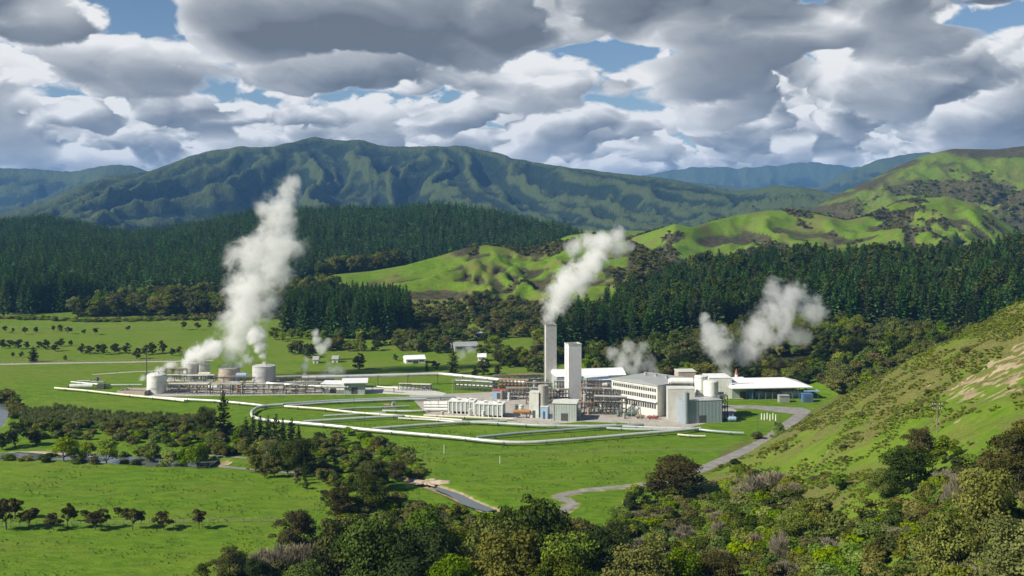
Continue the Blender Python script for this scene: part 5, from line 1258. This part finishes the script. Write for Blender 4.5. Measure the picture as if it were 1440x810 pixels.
for i, (py, z) in enumerate(((570, 1.2), (573, 1.6), (576, 1.4), (579, 1.0))): vessel(613, py, 34, 1.25, WHITE, ('rearmost', 'second', 'third', 'nearest')[i] + ' long white tube beside the left cooler block', z, 0, 'white tubes by the cooler block')
column(661, 585, 6, 9, WHITE, 'squat white vessel between the two cooler blocks'); column(680, 589.5, 5.5, 11, WHITE, 'white upright vessel in front of the right cooler block')
column(733.5, 583.5, 7, 13, OFFW, 'off white upright vessel right of the cooler blocks'); column(726, 581, 5, 11, GREEN, 'dark green upright vessel behind the orange drum')
vessel(734, 587.5, 24, 1.7, ORANGE, 'orange horizontal drum lying in the middle yard', 2.6)
column(764.5, 588, 14.5, 45, CONCD, 'tall brown streaked round tower in the middle of the plant', 'round_tower', .1)
shed(744, 587.5, 757.5, 588, 5, 10.6, OFFW, OFFW, 'tall narrow off white casing beside the brown round tower', 'casing_house', .1, .1)
rack(740, 569, 775, 569, 9.5, 'tall rack around the brown round tower', 4, 4, 3, (RUST, STEEL, OFFW))
rack(712, 562, 742, 562, 5.0, 'rack of rusty pipes behind the cooler blocks', 5, 2, 4, (RUST, ORANGE, STEEL))
rack(640, 548, 692, 551, 4.4, 'long rack below the elevated white pipe', 9, 2, 4, (PIPEW, PIPEW, STEEL))
rack(694, 548, 762, 546, 6.4, 'rack between the elevated pipe and the chimney', 9, 3, 4, (PIPEW, STEEL, RUST))
rack(780, 556, 796, 556, 6.5, 'rack left of the pale tower', 4, 3, 3, (STEEL, PIPEW))
rack(818, 573, 858, 574, 8.2, 'tall pipe rack right of the pale tower', 8, 4, 4, (STEEL, PIPEW, RUST, ORANGE), 4)
rack(835, 583, 880, 584.5, 7.6, 'front pipe rack before the main building', 8, 3, 4, (STEEL, RUST, OFFW, CREAM), 4)
rack(812, 582, 836, 582.5, 4.5, 'low rack of orange pipes beside the grey green shed', 5, 2, 4, (ORANGE, RUST, STEEL))
rack(858, 571, 884, 573, 6.0, 'rack under the left windows of the main building', 5, 3, 3, (STEEL, OFFW))
column(823, 575, 6, 20, STEEL, 'steel upright vessel beside the pale tower'); column(846, 581, 6.5, 13, OFFW, 'off white upright vessel in the front rack'); column(870, 586, 5, 8, GREEN, 'dark green pot before the main building')
vessel(888, 585.5, 14, 1.8, GREEN, 'dark green drum at the foot of the main building', 1.2); vessel(918, 589.5, 16, 1.2, RED, 'low red drum at the corner of the main building', 1.0); vessel(900, 588.5, 12, 1.3, RUST, 'brown drum at the foot of the main building', 1.0)
vessel(843, 560, 24, 2.2, OFFW, 'off white drum high behind the right racks', 6.4)

for args in ((700, 556, 742, 557, 7.0, 'rusty rack between the cabin and the brown round tower', 8, 3, 4, (RUST, ORANGE, STEEL), 4), (770, 566, 800, 566, 5.5, 'rack of pipes at the foot of the pale tower', 7, 3, 4, (PIPEW, RUST, STEEL)), (800, 553, 832, 553, 7.5, 'rack between the pale tower and the grey flat shed', 7, 3, 4, (PIPEW, STEEL)), (730, 543, 768, 542, 5.0, 'low rack at the foot of the concrete chimney', 9, 2, 4, (PIPEW, RUST)), (818, 566, 846, 566, 10.0, 'tallest lattice rack beside the pale tower', 6, 5, 3, (STEEL, ORANGE, OFFW)), (846, 577, 870, 578, 9.0, 'lattice rack before the left windows', 6, 5, 3, (STEEL, RUST)), (560, 549, 605, 550, 2.6, 'low rack along the concrete track', 8, 1, 3, (PIPEW, CREAM)), (236, 549, 296, 549.5, 3.4, 'low rack behind the front pipe racks on the left', 12, 2, 4, (CREAM, RUST, PIPEW)), (400, 548, 452, 547.5, 3.0, 'low rack behind the front pipe racks on the right', 11, 2, 4, (CREAM, GREEN, PIPEW))):
    rack(*args)
for px, py, w_, h_, mt, lab in ((706, 562, 4, 12, RUST, 'rusty upright vessel in the rack left of the brown tower'), (716, 563, 4, 10, OFFW, 'off white upright vessel left of the brown tower'), (752, 560, 5, 24, STEEL, 'tall steel vessel behind the brown round tower'), (785, 566, 4.5, 18, OFFW, 'off white vessel close to the pale tower'), (838, 573, 5, 16, RUST, 'rusty upright vessel in the tall right rack'), (856, 573, 5, 12, STEEL, 'steel vessel behind the front right rack'), (828, 583, 4, 9, ORANGE, 'orange upright pot before the right racks'), (878, 589, 4, 7, STEEL, 'small steel pot before the main building'), (622, 585, 4, 6, OFFW, 'small white pot left of the cooler blocks'), (790, 556, 5, 14, PIPEW, 'white vessel between chimney and pale tower')):
    column(px, py, w_, h_, mt, lab)
# ---- chimney and tower
def stack(px0, px1, py, hpx, rz, split, mat, label, name, bandm):
    g, w, h = frame_of((px0 + px1) / 2, py, px1 - px0, hpx)
    t = thing(name, label, 'chimney', (g.x, g.y + w * .4, 0), rz); c = w / (math.cos(abs(rz)) + split * math.sin(abs(rz))); d = c * split
    m = MB(); m.box(-c / 2, c / 2, -d / 2, d / 2, 0, h); m.build('shaft', mat, t)
    m = MB(); e = .12
    m.box(-c / 2 - e, c / 2 + e, -d / 2 - e, -d / 2 + .4, h + .003, h + .5); m.box(-c / 2 - e, c / 2 + e, d / 2 - .4, d / 2 + e, h + .003, h + .5); m.box(-c / 2 - e, -c / 2 + .4, -d / 2 + .4, d / 2 - .4, h + .003, h + .5); m.box(c / 2 - .4, c / 2 + e, -d / 2 + .4, d / 2 - .4, h + .003, h + .5)
    m.build('rim', bandm, t)
    m = MB(); m.box(-c / 2 + .4, c / 2 - .4, -d / 2 + .4, d / 2 - .4, h + .003, h + .06); m.build('flue', DARK, t)
    m = MB()
    for s in (-.28, .28): m.bar((-c / 2 - .25, s, .3), (-c / 2 - .25, s, h + .9), .05, 4)
    for i in range(int(h / .6)): m.bar((-c / 2 - .25, -.28, .5 + .6 * i), (-c / 2 - .25, .28, .5 + .6 * i), .035, 4)
    m.build('ladder', DARK, t)
    m = MB()
    for f in (.25, .5, .75): m.box(-c / 2 - .03, c / 2 + .03, -d / 2 - .03, d / 2 + .03, h * f - .06, h * f + .06)
    m.build('joint_band', mat, t); return t
stack(765.5, 783, 544, 86, R(14), .6, CONC, 'tall concrete chimney with steam pouring from its top', 'chimney', CONCD)
stack(794.7, 818, 563, 78, R(17), .85, TOWERW, 'pale square tower without steam in front of the chimney', 'tower', OFFW)

# ---- right end of the plant
shed(960.5, 596, 1015.5, 594, 13, 9.2, GREYB, GREY, 'blue grey panelled hall at the right front corner of the plant', 'hall', .2, .1)
column(965.5, 596.5, 9.5, 44, GREYB, 'blue grey round stair tower at the left corner of the panelled hall', 'round_tower', .05)
column(948, 590, 10, 30, GREYG, 'grey green upright tank before the blank gable', 'column_vessel', .2)
t_, L_ = shed(939, 590.5, 977, 590.8, 6, 13.0, CONC, OFFW, 'pale process block in front of the blank gable', 'process_block', .2, .1)
vessel(958, 584, 36, 3.2, WHITE, 'white drum on top of the pale process block', 14.6)
column(987.5, 587, 18.5, 57, WHITE, 'tall white cylinder rising behind the panelled hall', 'silo', .08)
g, w, h = frame_of(1001.5, 590, 21, 52); r = w / 2; t = thing('water_tower', 'off white tank with a wide round head above the panelled hall', 'tank', (g.x, g.y + r, 0))
m = MB(); m.cyl(0, 0, 0, h * .55, r * .62, seg=26); m.cyl(0, 0, h * .55, h * .62, r * .62, r, 26, caps=False); m.build('neck', OFFW, t)
m = MB(); m.cyl(0, 0, h * .62, h, r, seg=26); m.build('head', WHITE, t); m = MB(); m.dome(0, 0, h + .005, r, r * .22, 26); m.build('roof', OFFW, t)
m = MB(); rails(m, 0, 0, h * .56, r * 1.1, 16, .9); m.build('railing', RUST, t)
rack(1012, 592, 1023, 589, 10, 'dark ladder frame at the right end of the panelled hall', 3, 4, 2, (DARK, STEEL), 3)
vessel(1029.5, 593, 12.5, 2.0, BLUEP, 'pale blue drum on the grass right of the panelled hall', 1.2)
shed(954, 560, 979, 559.6, 8, 12.2, BROWNT, OFFW, 'pinkish roof house behind the main building', 'roof_house', .2, .2)
shed(997, 561, 1029, 560.5, 12, 9.6, WHITE, ROOFW, 'white square block right of the white cylinders', 'block', .2, .1)
shed(1029.5, 560.6, 1060, 559.5, 14, 7.0, GREYG, ROOFW, 'grey shed with a white roof joining the canopy', 'shed', .5, .5)
a, b = gp(1056, 561), gp(1131, 559.5); d = b - a; L = d.length; t = thing('canopy_building', 'long open building under a broad white hipped roof at the right', 'building', a, math.atan2(d.y, d.x))
V = [(-10, -3, 5.6), (L + 3, -3, 5.6), (L + 3, 19, 5.6), (-10, 19, 5.6), (-2, 8, 8.6), (L - 7, 8, 8.6)]
m = MB(); m._add([(x, y, z) for x, y, z in V] + [(x, y, z - .35) for x, y, z in V[:4]], [(0, 1, 5, 4), (2, 3, 4, 5), (1, 2, 5), (3, 0, 4), (0, 6, 7, 1), (1, 7, 8, 2), (2, 8, 9, 3), (3, 9, 6, 0), (9, 8, 7, 6)]); m.build('roof', ROOFW, t)
for i in range(9):
    for y in (-2, 16): MB().box(L * i / 8 - .15, L * i / 8 + .15, y - .15, y + .15, 0, 5.22).build('post', BLUE, t)
MB().box(0, L, 9, 9.3, 0, 5.2).build('wall', WHITE, t); MB().box(L * .62, L - .5, 3, 8.99, 0, 2.6).build('store_room', WHITE, t); MB().box(L * .3, L * .55, 4, 8.99, 0, 2.4).build('store_room', BROWNT, t); MB().box(-1.2, 1.2, -1, 3, 0, 5.1).build('pillar', BLUE, t)
MB().box(L * .12, L * .28, 3, 8.9, 0, 2.9).build('store_room', GREY, t)
t_, L_ = shed(1129.5, 566, 1143.5, 566, 4, 3.6, BLUE, BLUE, 'blue container on the grass at the right end of the plant', 'container', .05, .05)
for i in range(6): MB().box(.6 + i * (L_ - 1.2) / 5 - .06, .6 + i * (L_ - 1.2) / 5 + .06, -.09, -.062, .2, 3.3).build('rib', BLUE, t_)
a = gp(1132, 561); t = thing('shelter', 'small shelter with a blue roof right of the canopy', 'shelter', a)
MB().box(-.5, 6.5, -1, 4, 3.6, 3.85).build('roof', BLUEP, t)
for x in (0, 6): 
    for y in (-.6, 3.4): MB().box(x - .1, x + .1, y - .1, y + .1, 0, 3.6).build('post', DARK, t)
a = gp(1096, 566); t = thing('cage', 'grey mesh cage on the grass before the canopy', 'cage', a); 
for x in np.linspace(0, 4.6, 9): MB().box(x - .06, x + .06, -.06, .06, 0, 3.0).build('bar', GREY, t)
MB().box(-.1, 4.7, .3, 3.2, 0, 2.9).build('cabinet', GREY, t); MB().box(-.2, 4.8, -.2, 3.3, 3.003, 3.2).build('top', STEEL, t)
t = thing('roof_vent', 'small red and white vent standing above the canopy roof', 'vent', gp(1035.5, 552))
MB().cyl(0, 0, 0, 8.8, .75, seg=14).build('pipe', WHITE, t); MB().cyl(0, 0, 8.803, 11.2, .95, .2, seg=14).build('cap', RED, t)
a = gp(165, 556); b = gp(203, 557); L = (b - a).length; t = thing('basin', 'low pinkish concrete basin left of the white round tank', 'basin', a, math.atan2((b - a).y, (b - a).x))
m = MB(); m.box(0, L, 0, .4, 0, 2.2); m.box(0, .4, .4, 9, 0, 2.2); m.box(L - .4, L, .4, 9, 0, 2.2); m.box(.4, L - .4, 8.6, 9, 0, 2.2); m.build('wall', BROWNT, t); MB().box(.41, L - .41, .41, 8.59, 0.05, 1.5).build('water_surface', WATER, t)
# far wellhead at the left
t = thing('wellhead', 'wellhead with a long dark silencer drum at the far left end of the pipes', 'wellhead', gp(93, 548.5))
MB().bar((1, 2, 1.6), (12, 3, 1.6), 1.1, 16).build('silencer', OFFW, t); MB().bar((.4, 2, 1.6), (.99, 2.05, 1.6), 1.15, 16).build('outlet', DARK, t)
m = MB(); m.box(9, 16, 6, 9, 2.8, 3.1)
for x in (9.2, 15.8):
    for y in (6.2, 8.8): m.box(x - .12, x + .12, y - .12, y + .12, 0, 2.8)
m.build('platform', STEEL, t); m = MB(); m.cyl(12.5, 7.5, 3.1, 5.2, .5, seg=12); m.bar((11, 7.5, 4.2), (14, 7.5, 4.2), .25, 8); m.build('valve_tree', DARK, t)
MB().box(14, 17.5, 2.5, 5, 0, 2.4).build('cabinet', DARK, t); MB().bar((3, 6, 3.4), (9, 7, 3.4), .35, 10).build('pipe', PIPEW, t)
for px, py, lab in ((548, 573.5, 'small brown pump skid on the meadow among the pipes'), (600, 548, 'small blue grey skid on the concrete track'), (172, 555.5, 'low blue grey skid left of the concrete basin')):
    t = thing('pump_skid', lab, 'pump skid', gp(px, py)); MB().box(-3, 3, -1, 1, 0, .35).build('base', CONC, t); MB().bar((-2.4, 0, 1.2), (0, 0, 1.2), .7, 12).build('motor', RUST if px == 548 else BLUEP, t); MB().cyl(1.4, 0, .36, 2.2, .7, seg=12).build('pump', GREY, t); MB().path([(1.4, 0, 2.1), (1.4, 0, 2.7), (3.4, 0, 2.7), (3.4, 0, .2)], .2, 8).build('pipe', STEEL, t)

# ---- poles and posts
def pole(px, py, hpx, label, mat=DARK, r=.14, arms=0, lamp=False, group=None, name='pole', z=None):
    g = gp(px, py); 
    if z is not None: g = z
    h = hpx * g.y / F; t = thing(name, label, 'pole', g, 0, group); MB().cyl(0, 0, -.3, h, r, r * .7, 8).build('shaft', mat, t)
    for i in range(arms):
        zz = h - .5 - i * 1.1; MB().box(-1.3, 1.3, -.08, .08, zz - .09, zz + .09).build('crossarm', WOOD, t)
        for x in (-1.15, -.55, .55, 1.15): MB().cyl(x, 0, zz + .092, zz + .35, .07, .05, 8).build('insulator', WHITE, t)
    if lamp: m = MB(); m.bar((0, 0, h - .1), (1.0, 0, h + .15), .06, 6); m.box(.9, 1.6, -.15, .15, h + .08, h + .22); m.build('lamp_head', STEEL, t)
    return t
pole(206, 545, 52, 'tall dark pole behind the white round tank', r=.3)
for px, py, h, lab in ((424, 551, 32, 'left yard pole right of the largest grey tank'), (434, 549, 30, 'right yard pole of the pair beyond the largest grey tank'), (636, 556, 22, 'pale lamp post beside the concrete track'), (513, 605, 26, 'dark post standing at the long white pipe'), (775, 592, 30, 'lamp post left of the grey green shed'), (888, 590, 30, 'lamp post before the window front'), (901, 592, 32, 'second lamp post before the window front'), (1065.5, 606, 21, 'thin pole on the grass left of the road'), (1098, 618, 39, 'tall pole beside the white flecked roadside tree'), (659, 590, 28, 'thin dark post between the cooler blocks'), (498, 575, 20, 'thin post among the upper meadow pipes'), (420, 500, 22, 'distant pole beyond the tank yard'), (755, 556, 40, 'slim mast left of the chimney')):
    pole(px, py, h, lab, STEEL if 'lamp' in lab or 'pale' in lab else DARK, .11, lamp='lamp' in lab)
for px, py, h, lab in ((624.5, 638, 13, 'white post on the meadow below the long white pipe'), (703, 652, 11, 'short white post alone in the big meadow'), (1205, 700, 1, '')):
    if lab: pole(px, py, h, lab, WHITE, .12, name='post')
for i, (px, py) in enumerate(((1071, 590), (1075, 590.6), (1079, 589.6), (1083, 591.5), (1087, 590), (1091, 592))):
    pole(px, py, 9, 'white bollard in the little group beside the road apron', WHITE, .28, group='white bollards by the road apron', name='bollard')
pz = hit(1318, 608); pole(1318, 608, 42, 'wooden power pole with two crossarms on the right-hand spur', WOOD, .16, 2, name='power_pole', z=pz)
# fence along the meadow
f0, f1 = gp(575, 640), gp(1040, 634)
t = thing('fence', 'thin wire fence crossing the big meadow below the long pipe', 'fence', f0, math.atan2((f1 - f0).y, (f1 - f0).x)); L = (f1 - f0).length
for i in range(26): MB().cyl(L * i / 25, 0, -.2, 1.15, .06, seg=6).build('post', WOOD, t)
m = MB()
for z in (.4, .75, 1.05): m.bar((0, 0, z), (L, 0, z), .012, 4)
m.build('wire', STEEL, t)
def fence(a, b, n, label, hgt=1.2):
    a, b = gp(*a), gp(*b); d = b - a; L = d.length; t = thing('fence', label, 'fence', a, math.atan2(d.y, d.x))
    for i in range(n): MB().cyl(L * i / (n - 1), 0, -.4, hgt, .09, seg=6).build('post', WOOD, t)
    m = MB()
    for z in (.4, .75, 1.05): m.bar((0, 0, z * hgt / 1.2), (L, 0, z * hgt / 1.2), .02, 4)
    m.build('wire', STEEL, t)
fence((-20, 512), (300, 506.5), 50, 'long post and wire fence along the pale track in the left paddocks', 1.4)
fence((-20, 462), (300, 459), 36, 'far fence below the hedge bushes of the western forest', 1.5)
fence((-10, 741), (390, 733), 34, 'fence through the row of bronze trees in the near paddock')
# ---- farms behind
for (x0, y0, x1, y1, dp, h, wl, rf, lab) in ((571, 512, 598, 511, 9, 2.6, WHITE, ROOFW, 'white roofed farm shed in the paddock behind the elevated pipe'), (655, 474, 670, 474.5, 10, 3.0, OFFW, BLUEP, 'left blue roofed farmhouse beyond the trees'), (670, 477, 688, 477, 10, 3.0, OFFW, BLUEP, 'right blue roofed farmhouse beyond the trees'), (640, 494, 673, 493, 16, 3.0, GREY, STEEL, 'long grey glasshouse among the farm trees'), (672, 508, 683, 508, 6, 2.4, WHITE, ROOFW, 'tiny white shed behind the dark upright trees'), (440, 511, 447, 511, 5, 2.0, OFFW, STEEL, 'left tiny pale shed under the thin steam plume'), (467, 510, 475, 510, 5, 2.0, OFFW, STEEL, 'right tiny pale shed under the thin steam plume'), (762, 480, 776, 480, 6, 2.2, WHITE, STEEL, 'low pale shed on the far green paddock')):
    shed(x0, y0, x1, y1, dp, h, wl, rf, lab, 'farm_building', 1.8, .4, roofkind='gable', wins=3)
# roadside tree with white blossom, and the bushes near it
put_tree('blossom_tree', BROAD['mid'][0], gp(1094, 622), 8.2, 'green tree flecked with white blossom beside the road', None, .75)
put_shrub(SHRUB['brown'][0], gp(1062, 617), 6, 4.2, 'reddish brown bush on the grass left of the road', None)
# ---------------------------------------------------------------- steam
def plume(blobs, D, label, dens=0.22, amp=1.45, freq=1.5, edge=0.85, bias=0.0, aniso=0.25, name='steam_plume'):
    """One steam plume: blobs are (px, py, radius in px[, depth offset]); a closed hull filled with real scattering vapour."""
    k = D / F; B = []
    for b in blobs: B.append((((b[0] - CX) * k), (b[3] if len(b) > 3 else 0.0), H - (b[1] - HY) * k, b[2] * k))
    o = Vector((B[0][0], D, B[0][2])); L = [(x - o.x, y, z - o.z, r) for x, y, z, r in B]
    import bmesh
    bm = bmesh.new()
    for x, y, z, r in L:
        bmesh.ops.create_icosphere(bm, subdivisions=2, radius=r * 1.3, matrix=Matrix.Translation((x, y, z)))
    me = bpy.data.meshes.new(name); bm.to_mesh(me); bm.free()
    ob = bpy.data.objects.new(name, me); COL.objects.link(ob)
    md = ob.modifiers.new('remesh', 'REMESH'); md.mode = 'VOXEL'; md.voxel_size = max(0.25, min(r for *_q, r in L) * 0.35)
    dg = bpy.context.evaluated_depsgraph_get(); m2 = bpy.data.meshes.new_from_object(ob.evaluated_get(dg)); ob.modifiers.clear(); ob.data = m2; m2.name = name
    ob.location = o; tag(ob, label, 'steam plume')
    m = bpy.data.materials.new('steam'); m.use_nodes = True; nt = m.node_tree; nt.nodes.clear()
    tc = nt.nodes.new('ShaderNodeTexCoord').outputs['Object']
    base = None
    for x, y, z, r in L:
        sb = nt.nodes.new('ShaderNodeVectorMath'); sb.operation = 'DISTANCE'; nt.links.new(tc, sb.inputs[0]); sb.inputs[1].default_value = (x, y, z)
        v = 1.0 - X(nt, sb.outputs['Value']) / r
        if base is None: base = v
        else:
            n = nt.nodes.new('ShaderNodeMath'); n.operation = 'SMOOTH_MAX'; nt.links.new(base.s, n.inputs[0]); nt.links.new(v.s, n.inputs[1]); n.inputs[2].default_value = 0.35; base = X(nt, n.outputs[0])
    rm = sum(r for *_q, r in L) / len(L)
    n1 = noise(nt, tc, 0.55 * freq / rm, 6, 0.64, 0.5)
    n2 = noise(nt, tc, 2.6 * freq / rm, 4, 0.62, 0.3)
    d = (base + (n1 - 0.5) * (2.0 * amp) + (n2 - 0.5) * (0.7 * amp) + (0.06 + bias)).step(0.0, edge) * base.step(-0.28, 0.05)
    pv = nt.nodes.new('ShaderNodeVolumePrincipled'); pv.inputs['Color'].default_value = (0.995, 0.995, 0.995, 1); pv.inputs['Anisotropy'].default_value = aniso
    nt.links.new((d * (dens / rm * 8.0)).s, pv.inputs['Density'])
    out = nt.nodes.new('ShaderNodeOutputMaterial'); nt.links.new(pv.outputs[0], out.inputs['Volume'])
    m.cycles.volume_step_rate = 0.35; m2.materials.clear(); m2.materials.append(m)
    return ob
plume([(318, 514, 8), (321, 500, 14), (300, 492, 15), (329, 480, 26), (338, 457, 32), (350, 430, 38), (358, 402, 40), (350, 365, 34), (384, 372, 36), (392, 345, 38), (392, 315, 28), (390, 292, 26), (370, 290, 18), (404, 272, 20), (412, 258, 14)], 572, 'huge white steam plume rising from the tank yard', 0.19, 1.6)
plume([(262, 508, 8), (268, 501, 12), (281, 495, 15), (284, 506, 6), (298, 489, 15)], 568, 'low white steam drifting off the grey steaming tank', 0.30)
plume([(371, 510, 3.5), (369, 500, 7), (366, 487, 11), (361, 472, 15)], 568, 'thin leg of steam joining the huge plume from the largest grey tank', 0.25)
plume([(774, 456, 9), (771, 446, 13), (779, 430, 19), (790, 413, 24), (803, 398, 27), (818, 384, 25), (832, 369, 21), (842, 356, 18), (850, 345, 17)], 556, 'thick slanting steam plume from the tall concrete chimney', 0.27, 1.5)
plume([(808, 346, 16), (828, 340, 18), (850, 342, 20), (868, 350, 17), (866, 330, 15), (884, 346, 11)], 562, 'ragged drifting cap of steam above the chimney plume', 0.14, 1.35)
plume([(1020, 524, 12), (1016, 505, 18), (1008, 480, 24), (998, 464, 16), (990, 448, 9)], 560, 'grey white steam puff rising behind the white roofs', 0.16, 1.55)
plume([(1052, 492, 24), (1068, 466, 30), (1094, 445, 32), (1112, 420, 28), (1090, 405, 18), (1138, 436, 24), (1124, 470, 18), (1156, 440, 12)], 566, 'broad drifting steam cloud in front of the plantation', 0.15, 1.6)
plume([(868, 527, 12), (886, 522, 16), (876, 508, 18), (894, 504, 17), (862, 496, 11), (884, 488, 12), (910, 510, 13), (906, 490, 10), (920, 522, 8)], 552, 'faint wide wisp of steam behind the main building', 0.085, 1.6)
plume([(444, 468, 7), (446, 478, 8), (452, 490, 11), (460, 483, 8)], 640, 'small faint puff of steam beyond the tank yard', 0.14, 1.2)
plume([(428, 526, 5), (429, 516, 7), (431, 506, 5)], 575, 'small upright wisp of steam by the two yard poles', 0.14, 1.2)
plume([(455, 526, 9), (468, 520, 11), (478, 522, 9), (462, 512, 7)], 580, 'low thin steam drifting over the elevated pipe', 0.06, 1.3)
plume([(212, 527, 6), (224, 521, 8), (236, 515, 8), (200, 533, 6)], 566, 'low pale steam curling over the white round tank', 0.16, 1.3)
plume([(650, 498, 9), (660, 490, 10)], 640, 'faint steam haze over the farm trees', 0.05, 1.3)
plume([(246, 530, 6), (252, 522, 8), (244, 514, 8), (258, 516, 7)], 566, 'thin steam hanging between the white round tank and the grey one', 0.10, 1.4)
plume([(232, 540, 6), (240, 534, 7), (226, 532, 6)], 560, 'small white wisp above the front rack by the white round tank', 0.12, 1.4)
plume([(338, 512, 8), (348, 504, 9), (330, 505, 7)], 572, 'thin steam over the squat brown tank', 0.12, 1.4)
build_sky()
# ---------------------------------------------------------------- air
def haze():
    mb = MB(); mb.box(-9500, 11000, -40, 13600, -6, 540)
    m = bpy.data.materials.new('valley_air'); m.use_nodes = True; nt = m.node_tree; nt.nodes.clear()
    pv = nt.nodes.new('ShaderNodeVolumePrincipled'); pv.inputs['Color'].default_value = HAZE_COLOR; pv.inputs['Density'].default_value = HAZE_DENSITY; pv.inputs['Anisotropy'].default_value = 0.0
    out = nt.nodes.new('ShaderNodeOutputMaterial'); nt.links.new(pv.outputs[0], out.inputs['Volume']); m.cycles.homogeneous_volume = True
    tag(mb.build('haze', m), 'thin bluish air filling the whole valley', None, None, 'stuff')
# ---------------------------------------------------------------- camera, sun, render
cam = bpy.data.cameras.new('camera'); co = bpy.data.objects.new('camera', cam); COL.objects.link(co)
co.location = (0, 0, H); co.rotation_euler = (math.pi / 2, 0, 0)
cam.sensor_width = 36; cam.lens = 36 * F / 1440; cam.shift_y = -(405 - HY) / 1440; cam.clip_start = 0.5; cam.clip_end = 60000
scene.camera = co
l = bpy.data.lights.new('sun', 'SUN'); l.energy = SUN_STRENGTH; l.angle = R(0.5); l.color = (1.0, 0.925, 0.79)
lo = bpy.data.objects.new('sun', l); COL.objects.link(lo)
a_, e_ = R(SUN_AZ), R(SUN_EL)
lo.rotation_euler = Vector((math.sin(a_) * math.cos(e_), math.cos(a_) * math.cos(e_), math.sin(e_))).to_track_quat('Z', 'Y').to_euler(); lo.location = (-300, -60, 400)
vs = scene.view_settings
vs.view_transform = 'Standard'; vs.look = 'None'; vs.gamma = 1.0; vs.use_curve_mapping = False; vs.exposure = EXPOSURE
scene.render.engine = 'CYCLES'
cy = scene.cycles
cy.max_bounces = 12; cy.diffuse_bounces = 3; cy.glossy_bounces = 2; cy.transmission_bounces = 2; cy.volume_bounces = 9; cy.transparent_max_bounces = 8
cy.use_denoising = True; cy.use_adaptive_sampling = True; cy.adaptive_threshold = 0.02
cy.volume_max_steps = 256
haze()
